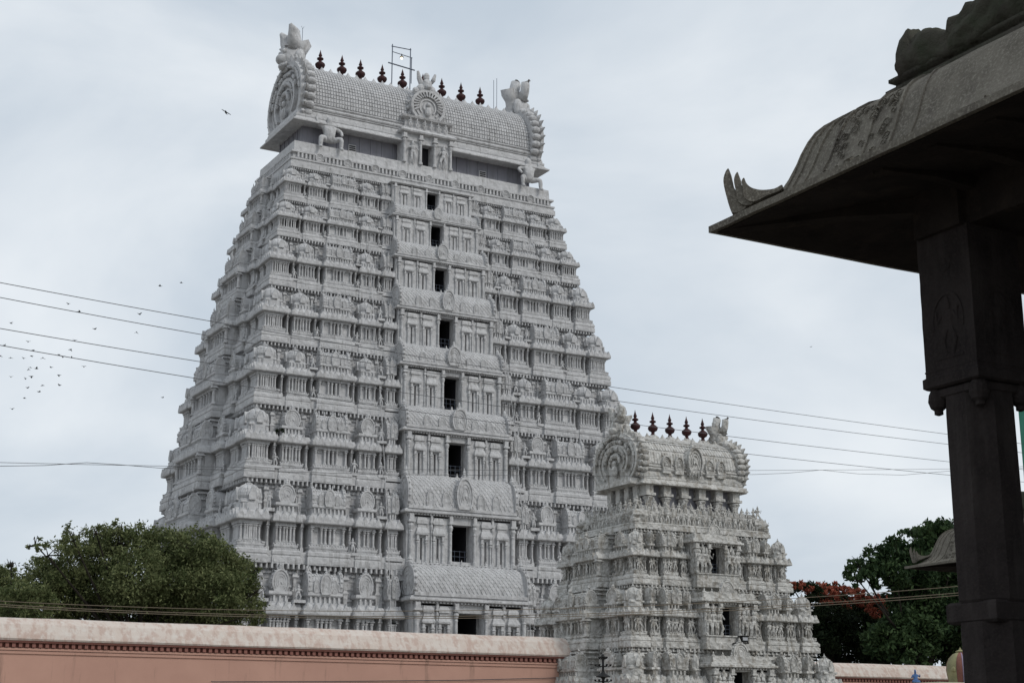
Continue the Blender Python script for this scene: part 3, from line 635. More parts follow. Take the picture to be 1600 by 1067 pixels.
# attic doorway bay with its wheel-like arch
ab = MB(); hw = 2.75
for xa, xb in ((-hw, -.62), (.62, hw)): ab.box(xa, xb, -4.6, -3.3, 57.2, 60.9)
ab.box(-.63, .63, -4.59, -3.3, 60.0, 60.9); ab.box(-.63, .63, -4.59, -3.3, 56.9, 57.72)
for sg in (-1, 1):
    for x in (.8, 2.6): pilaster(ab, sg*x, -4.72, 57.7, 60.8, .15)
    ab.figure(sg*1.7, -4.85, 57.75, 2.2, 5+sg)
    ab.box(sg*1.7-.75, sg*1.7+.75, -4.7, -4.5, 60.1, 60.3)
ab.ring(-hw, hw, -4.7, -3.2, [(0, 60.85), (.35, 60.95), (.42, 61.1), (.2, 61.35), (0, 61.4), (0, 61.6), (-.3, 61.65), (-.3, 62.5), (.1, 62.6), (.2, 62.8), (-.2, 63.0)])
for i in range(6): ab.figure(-2+.8*i, -4.75, 61.55, .95, i)
nasi(ab, 0, -3.6, 62.7, 3.9, 3.3, .9, False)
for i in range(18):
    t = i/17*math.pi*1.2-.3; ab.tube([(1.05*math.cos(t), -4.75, 64.2+1.0*math.sin(t)), (1.7*math.cos(t), -4.65, 64.1+1.6*math.sin(t))], [.07, .14], 5)
ab.ell((0, -4.7, 63.6), (.4, .3, .5), 8, 6); ab.ell((0, -4.8, 64.3), (.25, .25, .25), 8, 6)
for sx in (-1, 1):
    ab.ell((sx*.55, -4.1, 66.2), (.55, .5, .55), 9, 6); ab.tube([(sx*.4, -4.1, 66.6), (sx*.8, -4.1, 67.4), (sx*1.0, -4.2, 68.1)], [.32, .25, .12], 6); ab.ell((sx*1.15, -4.1, 65.9), (.4, .4, .4), 8, 6)
ab.ell((0, -4.3, 66.6), (.55, .5, .75), 10, 7); ab.ell((0, -4.75, 66.3), (.35, .3, .3), 8, 5); ab.ell((0, -4.2, 67.6), (.35, .3, .5), 8, 5); ab.ell((.25, -4.5, 66.9), (.2, .2, .2), 8, 5); ab.ell((-.25, -4.5, 66.9), (.2, .2, .2), 8, 5)
abo = ab.build('attic_doorway', 'lime', T)
di = MB(); di.box(-.6, .6, -3.62, -3.56, 57.72, 60); di.build('door_opening', 'inside', abo)  # near-black sheet painting in the darkness behind the attic doorway
rf = roof(T, 14.47, 4.63, 59.95, 61.5, 67.45, 12.55, 1.0, 'lime', [-10.07, -7.66, -5.58, -3.1, -.76, 1.63, 3.88, 6.2, 8.53], 2.45, (84, 16), 1, 1.0, 1.0, 67.6)

# seated dwarf statues holding up the eave (skin figures)
def skin(name, joints, edges, mat_, parent, sub=1):
    me = bpy.data.meshes.new(name); names = list(joints); me.from_pydata([joints[n][0] for n in names], [(names.index(p), names.index(q)) for p, q in edges], [])
    me.materials.append(M[mat_]); o = bpy.data.objects.new(name, me); C.objects.link(o); o.parent = parent
    sk = o.modifiers.new('skin', 'SKIN'); sk.use_smooth_shade = True
    for i, n in enumerate(names):
        r = joints[n][1]; me.skin_vertices[0].data[i].radius = (r, r)
    me.skin_vertices[0].data[0].use_root = True
    ss = o.modifiers.new('sub', 'SUBSURF'); ss.levels = sub; ss.render_levels = sub
    return o
def dwarf(parent, x, y, z, flip):
    f = flip
    J = {'pelvis': ((0, 0, 1.35), .5), 'belly': ((0, -.12, 1.85), .58), 'chest': ((0, 0, 2.45), .55), 'neck': ((0, 0, 2.9), .25), 'head': ((0, -.08, 3.3), .42), 'crown': ((0, 0, 3.75), .22),
         'hipl': ((-.45, -.1, 1.25), .36), 'kneel': ((-1.05, -.75, 1.35), .3), 'ankl': ((-1.0, -.75, .25), .2), 'toel': ((-1.05, -1.15, .1), .14),
         'hipr': ((.45, -.1, 1.25), .36), 'kneer': ((1.1, -.7, 1.25), .3), 'ankr': ((1.15, -.7, .2), .2), 'toer': ((1.2, -1.1, .08), .14),
         'shl': ((-.6, 0, 2.6), .28), 'ell': ((-1.25, -.1, 2.3), .2), 'hal': ((-1.1, -.7, 1.65), .15),
         'shr': ((.6, 0, 2.6), .28), 'elr': ((1.25, 0, 2.8), .2), 'har': ((1.35, .1, 3.6), .16)}
    J = {k: ((v[0][0]*f, v[0][1], v[0][2]), v[1]*.95) for k, v in J.items()}
    E_ = [('pelvis', 'belly'), ('belly', 'chest'), ('chest', 'neck'), ('neck', 'head'), ('head', 'crown'), ('pelvis', 'hipl'), ('hipl', 'kneel'), ('kneel', 'ankl'), ('ankl', 'toel'), ('pelvis', 'hipr'), ('hipr', 'kneer'), ('kneer', 'ankr'), ('ankr', 'toer'), ('chest', 'shl'), ('shl', 'ell'), ('ell', 'hal'), ('chest', 'shr'), ('shr', 'elr'), ('elr', 'har')]
    o = skin('dwarf_statue', J, E_, 'lime', parent); o.location = (x, y, z); return o
dwarf(T, -10.6, -4.3, 57.25, -1)
dwarf(T, 12.0, -4.3, 57.3, 1)

# scaffold frame with lamp on the ridge; rods
fr_ = MB()
for x in (-1.85, .27): fr_.tube([(x, .3, 67.3), (x, .3, 72.75)], .055, 6)
fr_.tube([(.55, .6, 68.9), (.55, .6, 71.9)], .045, 6)
fr_.tube([(-1.95, .3, 72.5), (.35, .3, 72.6)], .05, 6); fr_.tube([(-1.85, .3, 71.9), (.6, .5, 71.8)], .04, 6); fr_.tube([(-2.3, .3, 70.55), (.85, .4, 70.4)], .07, 6)
fo = fr_.build('lamp_frame', 'pipe', T)
lb = MB(); lb.lathe(-.75, .3, [(.03, 71.9), (.05, 71.7), (.22, 71.5), (.2, 71.47)], 10); lo = lb.build('lamp_shade', 'metal', fo)
lb = MB(); lb.ell((-.75, .3, 71.42), (.13, .13, .15), 8, 6); lb.build('bulb', 'bulb', lo, True)
rd_ = MB()
for x, y, z0, z1 in ((-12.1, .0, 69.5, 72.0), (-12.6, -.2, 69.5, 71.3), (10.6, 0, 67, 71.5), (10.0, -.4, 67, 71.0)):
    rd_.tube([(x, y, z0), (x, y, z1)], .03, 5)
    if x < 0: rd_.tube([(x-.15, y, z1+.2), (x, y, z1-.1), (x+.15, y, z1+.2)], .02, 4)
rd_.build('lightning_rods', 'pipe', T)
# conductor cable hanging down the front
cb_ = MB(); cb_.tube([(-7.35, -LV[k][2]-.15, LV[k][0]+.3) for k in range(0, 9)], .035, 5); cb_.tube([(5.4, -LV[k][2]-2.1, LV[k][0]+.3) for k in range(2, 9)], .03, 5)
cb_.build('hanging_cable', 'lime', T)

# ---------------- small tower
SX, SY = 47.18, 66.0
S = thing('temple_gateway', 'smaller weathered grey temple gateway with five finials, set in the pink wall', 'gateway', (SX, SY, 0))
LS = [(11.79, 4.27, 2.8), (8.95, 4.96, 3.6), (5.87, 5.80, 4.5), (2.5, 6.5, 5.35)]
DS = [None, (9.65, 11.05, .42), (6.55, 8.0, .48), (3.2, 4.85, .55)]
CS = [None, 11.15, 8.15, 4.98]
FS = [(.80, 1.0), (.66, .785, 'arch', .3, 3), (.42, .645, 'sala', 0, 4), (.28, .405, 'kuta', .25, 3)]
for k in range(1, 4):
    zk, a, b = LS[k]; zu, au, bu = LS[k-1]; H = zu-zk; u = H/5.6
    dz0, dz1, dw = DS[k]
    s_, cz = storey(S, k, zk, a, b, zu, au, bu, (dw, dz0, dz1), CS[k], .25*a+.3*u, .35, 'lime2', u, 2, FS, seed=900+k*50)
    side_bays(S, s_, zk, H, a, b, u, b-(bu-.45*u), 'lime2', 1, 700+k, (FS[0][1]-FS[0][0])*a)
    q = MB(); up = DS[k-1][0] if k > 1 else LS[0][0]+1.2
    for i in range(7):
        q.figure(-.25*a+.5*a*i/6, -b-.05, CS[k]+.3*u, .85*u, 40+i+k)
    q.box(-.27*a, .27*a, -b-.15, -bu, CS[k]+.35*u, CS[k]+.9*u)
    nasi(q, 0, -b+.1, CS[k]+.5*u, 1.5*u, 1.5*u, .25*u, True)
    q.build('figure_frieze', 'lime2', s_)
g0 = MB(); g0.box(-6.2, 6.2, -5.0, 5.0, 0, 2.52); g0.ring(-6.9, 6.9, -5.6, 5.6, [(0, 0), (0, .5), (-.3, .6), (-.3, .9)]); g0.build('base', 'lime2', S)
# platform with crowded figures
p = MB(); zk, a, b = LS[0]
p.ring(-a, a, -b, b, [(-.05, zk), (0, zk+.01), (0, zk+.2), (-.05, zk+.22), (-.02, zk+.3), (-.1, zk+.34), (-.1, zk+.36)])
p.box(-a+.35, a-.35, -b+.35, b-.35, zk+.1, zk+1.0); p.ring(-a+.6, a-.6, -b+.55, b-.55, [(0, zk+1.0), (0, zk+1.2), (-.15, zk+1.3)])
for i in range(19):
    x = -a+.7+(2*a-1.4)*i/18; p.figure(x, -b+.5, zk+.95, random.Random(i+300).uniform(.45, .7), i+300)
for i in range(11):
    y = -b+.7+(2*b-1.4)*i/10; p.figure(-a+.5, y, zk+.95, random.Random(i+360).uniform(.4, .65), i+390)
for i in range(26):
    x = -a+.15+(2*a-.3)*i/25; p.figure(x, -b+.2, zk+.33, random.Random(i).uniform(.5, .8), i)
for i in range(15):
    y = -b+.2+(2*b-.4)*i/14; p.figure(-a+.2, y, zk+.33, random.Random(i+60).uniform(.5, .75), i+90)
for sx, sy in ((-1, -1), (1, -1), (-1, 1), (1, 1)):
    p.ell((sx*(a-.45), sy*(b-.45), zk+.7), (.5, .5, .4), 10, 6, .5, sx); p.figure(sx*(a-.45), sy*(b-.45), zk+.9, .75, 5); p.ell((sx*(a-.2), sy*(b-.25), zk+.45), (.28, .28, .2), 8, 5, .5, sx)
p.build('terrace', 'lime2', S)
n_ = MB(); n_.box(-2.85, 2.85, -1.5, 1.5, zk+.9, 14.45)
nk = n_.build('attic_wall', 'neck', S)
cl = MB()
for i in range(6):
    x = -2.75+5.5*i/5; u = .9
    cl.lathe(x, -1.8, [(.26, 12.6), (.2, 12.9), (.17, 13.3), (.22, 13.45), (.3, 13.55), (.2, 13.65)], 10); cl.box(x-.3, x+.3, -2.08, -1.46, 13.65, 13.78); cl.box(x-.22, x+.22, -1.98, -1.4, 13.78, 14.3)
    cl.figure(x-.2, -2.1, 12.85, .62, i); cl.figure(x+.28, -2.05, 12.8, .55, i+9)
for i in range(4):
    y = -1.2+2.4*i/3
    cl.lathe(-3.0, y, [(.2, 12.6), (.16, 13.3), (.26, 13.55), (.18, 13.65)], 10); cl.box(-3.15, -2.7, y-.2, y+.2, 13.65, 14.3)
cl.build('attic_columns', 'lime2', S)
rs = roof(S, 3.35, 2.25, 14.2, 15.0, 17.05, 2.95, .5, 'lime2', [-2.22, -1.1, 0, 1.1, 2.17], 1.27, (34, 3), 1, .92, .78, 17.22)
for x in (-2.22, -1.1, 0, 1.1, 2.17):
    d = MB(); d.lathe(x, 0, [(.34, 17.0), (.32, 17.12), (.2, 17.22), (.05, 17.26)], 12); d.build('finial_base', 'lime2', rs)
for x, r in ((-1.75, .55), (-.95, .55), (0, .95), (1.0, .55), (1.75, .55)):
    d = MB(); nasi(d, x, -1.75 if r < .9 else -1.7, 14.95, r, r*1.5, .3 if r < .9 else .45, r > .9)
    d.box(x-r*.45, x+r*.45, -2.12, -1.6, 14.85, 15.15)
    if r > .9:
        for i in range(5): d.figure(-.35+.18*i, -2.2, 14.7, .35, i)
    d.build('roof_arch', 'lime2', rs)
# floodlight on the small tower
pt = at(1162, 998, 1, SY-4.95)
FL_ = thing('floodlight', 'black floodlight on a bent arm fixed to the smaller gateway beside its middle doorway', 'floodlight', tuple(pt))
m_ = MB(); m_.ring(-.2, .2, -.12, .14, [(-.04, -.14), (0, -.12), (0, .1), (.04, .13), (.04, .16)]); m_.box(-.28, .28, -.05, .05, -.22, -.16); m_.box(-.27, -.23, -.03, .03, -.2, .05); m_.box(.23, .27, -.03, .03, -.2, .05)
m_.build('housing', 'metal', FL_)
m_ = MB(); m_.box(-.15, .15, -.135, -.122, -.07, .08); m_.build('lens', 'lens', FL_)
m_ = MB(); m_.tube([(0, 0, -.2), (-.3, 0, -.18), (-.55, .1, -.22), (-.72, .5, -.35)], .035, 6); m_.build('arm', 'metal', FL_)

# ---------------- walls
def pwall(x0, x1, y, zt, label, ridge=.95):
    Wl = thing('compound_wall', label, 'wall', ((x0+x1)/2, y, 0)); hx = (x1-x0)/2
    m_ = MB(); m_.prism([(.0, 0), (1.2, 0), (1.2, zt-1.35), (0, zt-1.35)], 'x', -hx, hx)
    m_.prism([(-.05, zt-1.5), (.5, zt-1.5), (.5, zt-1.38), (-.05, zt-1.38)], 'x', -hx, hx)
    m_.prism([(-.09, zt-1.36), (.5, zt-1.36), (.5, zt-1.27), (-.09, zt-1.27)], 'x', -hx, hx); m_.build('wall_face', 'pink', Wl)
    m_ = MB(); m_.box(-hx, hx, .02, 1.1, zt-1.34, zt-.98)
    n = int(2*hx/.27)
    for i in range(n): x = -hx+.27*(i+.5); m_.box(x-.07, x+.07, -.14, .05, zt-1.24, zt-1.07)
    m_.prism([(-.2, zt-1.06), (.5, zt-1.06), (.5, zt-.98), (-.24, zt-.98)], 'x', -hx, hx)
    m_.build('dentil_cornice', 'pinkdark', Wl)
    m_ = MB(); prof = [(-.26, zt-.975), (-.3, zt-.9), (-.22, zt-.72), (.02, zt-.3), (.35, zt-.06), (.6, zt), (.85, zt-.06), (1.2, zt-.3), (1.5, zt-.9), (1.46, zt-.975)]
    n = int(2*hx/1.5); rr = [[(-hx+2*hx*i/n, p_+(0 if j in (0, 9) else .02*noise.noise(Vector((i*1.3, j, 3)))), q_+(0 if j in (0, 9) else .03*noise.noise(Vector((i*.9, j*.3, 7))))) for j, (p_, q_) in enumerate(prof)] for i in range(n+1)]
    m_.rings(rr); m_.build('coping', 'cap', Wl)
    return Wl
WL = pwall(-10, 40.75, 66, 6.54, 'long salmon pink compound wall with peeling whitish coping left of the smaller gateway')
c_ = MB(); pts = [at(u, v, 1, 65.93)-np.array(WL.location) for u, v in ((330, 1063.5), (332, 1064.5), (520, 1064), (720, 1062), (880, 1058))]; c_.tube([tuple(p) for p in pts], .018, 4); c_.build('cable', 'wire', WL)
pwall(52.5, 90, 80, 6.62, 'short stretch of pink compound wall under the dark trees right of the gateway')

# ---------------- stone pavilions
PROF = [(0, 0), (.10, .018), (.2, .045), (.30, .10), (.40, .20), (.475, .345), (.55, .535), (.60, .645), (.65, .725), (.72, .79), (.80, .84), (.95, .895), (1.2, .935), (1.7, .96)]
XE, YE, ZE = 7.383, 9.705, 5.715
def pavilion(dx, dy, label, spacing=2.9, nx=4, ny=4):
    Pv = thing('stone_pavilion', label, 'pavilion', (XE+dx, YE+dy, 0))
    lx, ly = 1.17*2+.535+spacing*(nx-1), 1.17*2+.535+spacing*(ny-1)
    m_ = MB(); seg = 40
    def ringat(o, z, wob=0):
        pts = []
        c4 = [(o, -ly+o), (lx-o, -ly+o), (lx-o, -o), (o, -o)]
        for k in range(4):
            p0, p1 = c4[k], c4[(k+1) % 4]
            for i in range(seg):
                t = i/seg; pts.append((p0[0]+(p1[0]-p0[0])*t, p0[1]+(p1[1]-p0[1])*t, z+(wob*noise.noise(Vector((k*9+i*.8, z*3, o*2))) if wob else 0)))
        return pts
    m_.rings([ringat(1.35, ZE+.10), ringat(.9, ZE+.055), ringat(.5, ZE+.0), ringat(.05, ZE-.06, .004), ringat(.07, ZE-.03), ringat(1.35, ZE+.14)]); m_.build('soffit', 'granite_shade', Pv); m_ = MB()
    rings = [ringat(.12, ZE-.045), ringat(.0, ZE-.055, .006)]+[ringat(d_, ZE+h_, .008 if h_ > .02 else .004) for d_, h_ in PROF]
    m_.rings(rings, False); m_.add(rings[-1], [tuple(range(4*seg))]); m_.build('eave', 'granite', Pv)
    m_ = MB()
    # joints and carved bands: thin raised fillets that follow the eave profile on the left side
    def fillet(ys, w_, e, d0=0, skew=0):
        pts = [(d_, h_) for d_, h_ in PROF if d0 <= d_ < 1.0]
        n = len(pts); a_ = []
        for i, (d_, h_) in enumerate(pts):
            yy = -ys-skew*(1-i/(n-1)); a_.append([(d_-e, yy-w_, ZE+h_+e), (d_-e, yy+w_, ZE+h_+e), (d_+.02, yy+w_, ZE+h_-.02), (d_+.02, yy-w_, ZE+h_-.02)])
        m_.rings(a_)
    for ys, w_, e, d0, sk in ((1.42, .012, .012, .1, 0), (1.72, .015, .014, 0, 0), (1.95, .012, .010, 0, 0), (3.05, .01, .008, 0, 0), (1.15, .014, .014, .2, -.25), (.98, .01, .012, .2, -.3), (.86, .01, .012, .25, -.3), (.76, .01, .010, .3, -.3), (4.9, .01, .008, 0, 0)):
        m_ = MB(); fillet(ys, w_, e, d0, sk); m_.build('stone_joint', 'granite', Pv)
    rr = random.Random(4); m_ = MB()
    for i in range(60):                      # scroll carving between the bands
        ys = rr.uniform(1.0, 1.68); k = rr.uniform(2.6, 7.6); i0 = int(k); f_ = k-i0; d_ = PROF[i0][0]*(1-f_)+PROF[i0+1][0]*f_; h_ = PROF[i0][1]*(1-f_)+PROF[i0+1][1]*f_
        if ys < d_+.25: continue
        r_ = rr.uniform(.03, .06); m_.tube([(d_-.008+.25*r_*math.sin(t), -ys+r_*(1-t/8)*math.cos(t), ZE+h_+.01+r_*(1-t/8)*math.sin(t)) for t in [q*.8 for q in range(7)]], .007, 4)
    m_.build('scroll_carving', 'granite', Pv)
    # curled leaf prongs at the corners (traced in the vertical plane of the hip)
    hp = lambda u, v: (lambda d: (np.array([0, 0, EYE])+(XE+YE)/(d[0]+d[1])*d))(FWD+RGT*(u-800)/F-UPV*(v-533.5)/F)-np.array([XE, YE, 0])
    L3 = [[(1146, 336), (1137, 312), (1132, 288), (1135, 274), (1140, 268), (1143, 278), (1146, 291), (1152, 303), (1163, 314), (1170, 322), (1163, 332)],
          [(1157, 322), (1151, 300), (1149, 288), (1151, 279), (1155, 275), (1157, 285), (1161, 295), (1170, 304), (1182, 311), (1184, 318), (1172, 326)],
          [(1166, 316), (1163, 300), (1161, 291), (1165, 285), (1168, 292), (1173, 298), (1181, 302), (1194, 304), (1212, 302), (1224, 296), (1222, 304), (1200, 313), (1180, 322)]]
    def sm(p):
        n = len(p); o = []
        for i in range(n):
            p0, p1, p2, p3 = p[i-1], p[i], p[(i+1) % n], p[(i+2) % n]
            for t in (0, .33, .67): o.append(.5*((2*p1)+(-p0+p2)*t+(2*p0-5*p1+4*p2-p3)*t*t+(-p0+3*p1-3*p2+p3)*t**3))
        return o
    for cx_, cy_, qx, qy in ((0, 0, 1, 1), (lx, 0, -1, 1), (0, -ly, 1, -1), (lx, -ly, -1, -1)):
        m_ = MB()
        for j, poly in enumerate(L3):
            th = (.05, .065, .08)[j]; c3 = sm([hp(*q) for q in poly])
            a_ = [(cx_+qx*(p[0]-th), cy_+qy*(p[1]-th), p[2]) for p in c3]; b_ = [(cx_+qx*(p[0]+th), cy_+qy*(p[1]+th), p[2]) for p in c3]
            m_.rings([a_, b_])
        m_.build('curled_leaf_finial', 'granite', Pv)
    # ceiling, beams, roof parapet
    for p0, p1 in (((.12, -.12), (1.35, -1.35)), ((lx-.12, -.12), (lx-1.35, -1.35))):
        m_ = MB(); d0 = Vector((p1[0]-p0[0], p1[1]-p0[1], 0)).normalized(); n0 = Vector((-d0.y, d0.x, 0))*.07
        m_.rings([[tuple(Vector((p[0], p[1], z_))+n0*q) for q, z_ in ((-1, zz+.03), (1, zz+.03), (1, zz-.09*w0), (-1, zz-.09*w0))] for p, zz, w0 in ((p0, ZE-.05, .1), (((p0[0]+p1[0])/2, (p0[1]+p1[1])/2), ZE+.02, .6), (p1, ZE+.05, 1.3))]); m_.build('hip_rib', 'granite_shade', Pv)
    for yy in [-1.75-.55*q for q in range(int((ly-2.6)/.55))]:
        m_ = MB(); m_.rings([[(x_, yy-.05, z_), (x_, yy+.05, z_), (x_, yy+.05, z_-h_), (x_, yy-.05, z_-h_)] for x_, z_, h_ in ((.25, ZE-.02, .03), (.8, ZE+.06, .06), (1.2, ZE+.1, .12))]); m_.build('soffit_rib', 'granite_shade', Pv)
    m_ = MB(); m_.box(1.0, lx-1.0, -ly+1.0, -1.0, ZE+.13, ZE+.88)
    cs = [(1.17+.2675+spacing*i, -1.17-.2675-spacing*j) for i in range(nx) for j in range(ny)]
    for j in range(ny): y = -1.4375-spacing*j; m_.box(1.12, lx-1.12, y-.24, y+.24, ZE-.28, ZE+.12)
    for i in range(nx): x = 1.4375+spacing*i; m_.box(x-.242, x+.242, -ly+1.15, -1.15, ZE-.275, ZE+.115)
    m_.build('beams_and_ceiling', 'granite_shade', Pv)
    m_ = MB(); X0 = 1.05
    def lumpy(p0, p1, n=44):
        p0, p1 = Vector(p0), Vector(p1); d_ = (p1-p0); rs_ = []
        side = Vector((-d_.y, d_.x, 0)).normalized()
        for i in range(n+1):
            t = i/n; c_ = p0+d_*t; ring_ = []
            s0 = d_.length*t
            hh = .15+.08*noise.noise(Vector((s0*2.2, 1, 0)))+.04*abs(noise.noise(Vector((s0*6, 5, 0))))+(.06 if s0 > .55 else 0)+(.05 if s0 < .12 else 0)+(.06 if s0 > 1.0 else 0)
            if i in (0, n): hh *= .9
            for k in range(30):
                th = 2*math.pi*k/30; q = (abs(math.cos(th))**4+abs(math.sin(th))**4)**-.25*(1+.24*noise.noise(Vector((s0*4.0, math.cos(th)*1.5, math.sin(th)*1.5+3)))+.20*noise.noise(Vector((s0*7, math.cos(th)*3.5, math.sin(th)*3.5)))+.05*noise.noise(Vector((s0*22, math.cos(th)*9, math.sin(th)*9))))
                ring_.append(tuple(c_+side*(math.cos(th)*.125*q)+Vector((0, 0, hh+.08+math.sin(th)*hh*(q*.6+.25)))))
            rs_.append(ring_)
        m_.rings(rs_)
    zt = ZE+.90
    for yy in (0,): m_.ring(X0-.1, lx-X0+.1, -ly+1.2, -1.2, [(-.03, zt-.04), (.02, zt), (.02, zt+.05), (-.04, zt+.07), (-.04, zt+.10), (.0, zt+.12), (.0, zt+.15), (-.05, zt+.17)])
    lumpy((X0, -1.32, zt), (X0, -ly+1.3, zt), 330); lumpy((X0+.3, -1.3, zt-.03), (lx-1.3, -1.3, zt-.03), 160)
    m_.build('carved_parapet', 'granite3', Pv, True)
    # columns
    cm = MB(); s_ = .2675; zt_, zb_ = ZE-.27, 4.27
    rg = lambda z, s: [(-s+.012*noise.noise(Vector((z*5, 1, 2))), -s+.01*noise.noise(Vector((z*5, 4, 2))), z), (s, -s, z), (s, s, z), (-s+.012*noise.noise(Vector((z*5, 8, 2))), s, z)]
    cm.rings([rg(zb_+.03+(zt_-zb_-.03)*i/16, s_) for i in range(17)])
    for o, z0, z1 in ((.02, 4.22, 4.32), (-.015, 4.14, 4.22), (.005, 4.34, 4.38)): cm.ring(-s_, s_, -s_, s_, [(o-.02, z0), (o, z0+.015), (o, z1-.015), (o-.02, z1)])
    for sx in (-1, 1):
        for sy in (-1, 1): cm.lathe(sx*(s_-.055), sy*(s_-.055), [(.05, 4.22), (.07, 4.18), (.078, 4.13), (.06, 4.08), (.035, 4.06), (.035, 4.03), (.01, 4.02)][::-1], 12)
    oc = lambda z, r: [(r/math.cos(R(22.5))*math.cos(R(22.5+45*k)), r/math.cos(R(22.5))*math.sin(R(22.5+45*k)), z) for k in range(8)]
    cm.rings([oc(z, r) for z, r in ((2.58, .24), (2.6, .252), (4.05, .247), (4.2, .24))])
    cm.ring(-.247, .247, -.247, .247, [(-.02, 2.43), (0, 2.45), (0, 2.57), (-.02, 2.59)])
    cm.rings([oc(z, r) for z, r in ((1.6, .255), (2.44, .252))])
    cm.ring(-s_, s_, -s_, s_, [(0, .55), (0, 1.6), (-.03, 1.63)])
    def relief(fx):
        t = MB(); t.figure(0, -.0, 4.46, .42, fx); t.ring(-.14, .14, -.005, .03, [(-.02, 4.43), (0, 4.435), (0, 4.455), (-.02, 4.46)])
        t.band([(q*.17*math.cos(a_), 4.72+.24*math.sin(a_)) for q in (1,) for a_ in [math.pi*i/12-.3 for i in range(16)]][:15], [(.145*math.cos(a_), 4.72+.21*math.sin(a_)) for a_ in [math.pi*i/12-.3 for i in range(15)]], 'y', -.012, .03)
        for i in range(8): a_ = i*math.pi/4; t.ell((.06*math.cos(a_), 0, 5.2+.06*math.sin(a_)), (.028, .012, .028), 6, 4)
        t.ell((0, 0, 5.2), (.03, .02, .03), 8, 5); return t
    for kf in range(4):
        t = relief(31+kf); c, sn = math.cos(kf*math.pi/2), math.sin(kf*math.pi/2)
        cm.add([(c*x_-sn*(y_*.18-s_-.004), sn*x_+c*(y_*.18-s_-.004), z_) for x_, y_, z_ in t.v], t.f)
    first = None
    for (x, y) in cs:
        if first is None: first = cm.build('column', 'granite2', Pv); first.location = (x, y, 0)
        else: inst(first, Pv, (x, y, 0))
    m_ = MB(); m_.ring(.7, lx-.7, -ly+.7, -.7, [(0, 0), (0, .2), (-.06, .22), (-.06, .45), (0, .47), (0, .56)]); m_.build('plinth', 'granite2', Pv)
    return Pv
pavilion(0, 0, 'dark granite pavilion in the right foreground with curved eave and big corner column')
tp = at(1413, 886, 2, ZE-.02)
pavilion(tp[0]-XE, tp[1]-YE, 'distant grey stone pavilion corner peeking out left of the foreground column', 2.6, 3, 3)

# ---------------- trees
def leaves(name, mat_, clumps, size, parent, seed, droop=.3):
    """clumps: (centre, radius xyz, count)"""
    rg_ = np.random.default_rng(seed); P_ = []; 
    for c_, r_, n in clumps:
        d_ = rg_.normal(size=(n, 3)); d_ /= np.linalg.norm(d_, axis=1)[:, None]
        rad = rg_.uniform(.35, 1.0, n)**.5
        # twigs: points bunch around random sub centres
        k = max(3, n//60); sc = rg_.normal(size=(k, 3)); sc /= np.linalg.norm(sc, axis=1)[:, None]; sc *= (rg_.uniform(.15, 1, k)**.45)[:, None]
        idx = rg_.integers(0, k, n); p = sc[idx]+rg_.normal(size=(n, 3))*.13
        P_.append(np.array(c_)+p*np.array(r_))
    P_ = np.concatenate(P_); n = len(P_)
    a_ = rg_.normal(size=(n, 3)); a_[:, 2] -= droop; a_ /= np.linalg.norm(a_, axis=1)[:, None]
    b_ = np.cross(a_, rg_.normal(size=(n, 3))); b_ /= np.linalg.norm(b_, axis=1)[:, None]
    s_ = size*rg_.uniform(.6, 1.3, n)[:, None]
    V_ = np.stack([P_-a_*s_, P_+b_*s_*.42, P_+a_*s_, P_-b_*s_*.42], 1).reshape(-1, 3)
    me = bpy.data.meshes.new(name); me.vertices.add(4*n); me.vertices.foreach_set('co', V_.ravel())
    me.loops.add(4*n); me.loops.foreach_set('vertex_index', np.arange(4*n)); me.polygons.add(n); me.polygons.foreach_set('loop_start', np.arange(0, 4*n, 4)); me.polygons.foreach_set('loop_total', np.full(n, 4))
    me.update(); me.validate(); me.materials.append(M[mat_]); o = bpy.data.objects.new(name, me); C.objects.link(o); o.parent = parent; return o
def tree(name, label, cat, base, blobs, yp, leafm, size, dens, seed, group=None, extra=None, twigs=True, depth=1.0):
    """blobs: (u, v, r_px, density) in the photo at plane y=yp -> real clumps with depth"""
    rd = random.Random(seed); T_ = thing(name, label, cat, base, 0, group)
    bs = []; B0 = np.array(base)
    for u, v, r, dn in blobs:
        y = yp+rd.uniform(-3, 3)*depth; c_ = at(u, v, 1, y); ppm = F/(np.dot(c_-np.array([0, 0, EYE]), FWD)); rr = r/ppm
        bs.append((c_-B0, rr, dn))
    tk = MB(); top = Vector(np.mean([b_[0] for b_ in bs], 0)); top.z = max(1.5, top.z*.45)
    tk.tube([(0, 0, -.1), (.1, .05, top.z*.5), tuple(top)], [.55, .42, .34], 10)
    for c_, rr, dn in bs:
        c_ = Vector(c_); mid = top.lerp(c_, .5)+Vector((rd.uniform(-.5, .5), rd.uniform(-.5, .5), rd.uniform(.2, .8)))
        tk.tube([tuple(top), tuple(mid), tuple(c_)], [.14, .09, .04], 6)
        for j in range(7):
            d_ = Vector((rd.gauss(0, 1), rd.gauss(0, 1), rd.gauss(.2, .8))).normalized()*rr*rd.uniform(.7, 1.12); m2 = c_+d_*.5+Vector((0, 0, rd.uniform(-.2, .4)))
            tk.tube([tuple(c_), tuple(m2), tuple(c_+d_)], [.05, .03, .012], 4)
    tk.build('trunk', 'bark', T_)
    leaves('crown', leafm, [((c_[0], c_[1], c_[2]), (rr, rr*1.25, rr*.85), int(dn*dens*rr*rr)) for c_, rr, dn in bs], size, T_, seed)
    return T_, bs
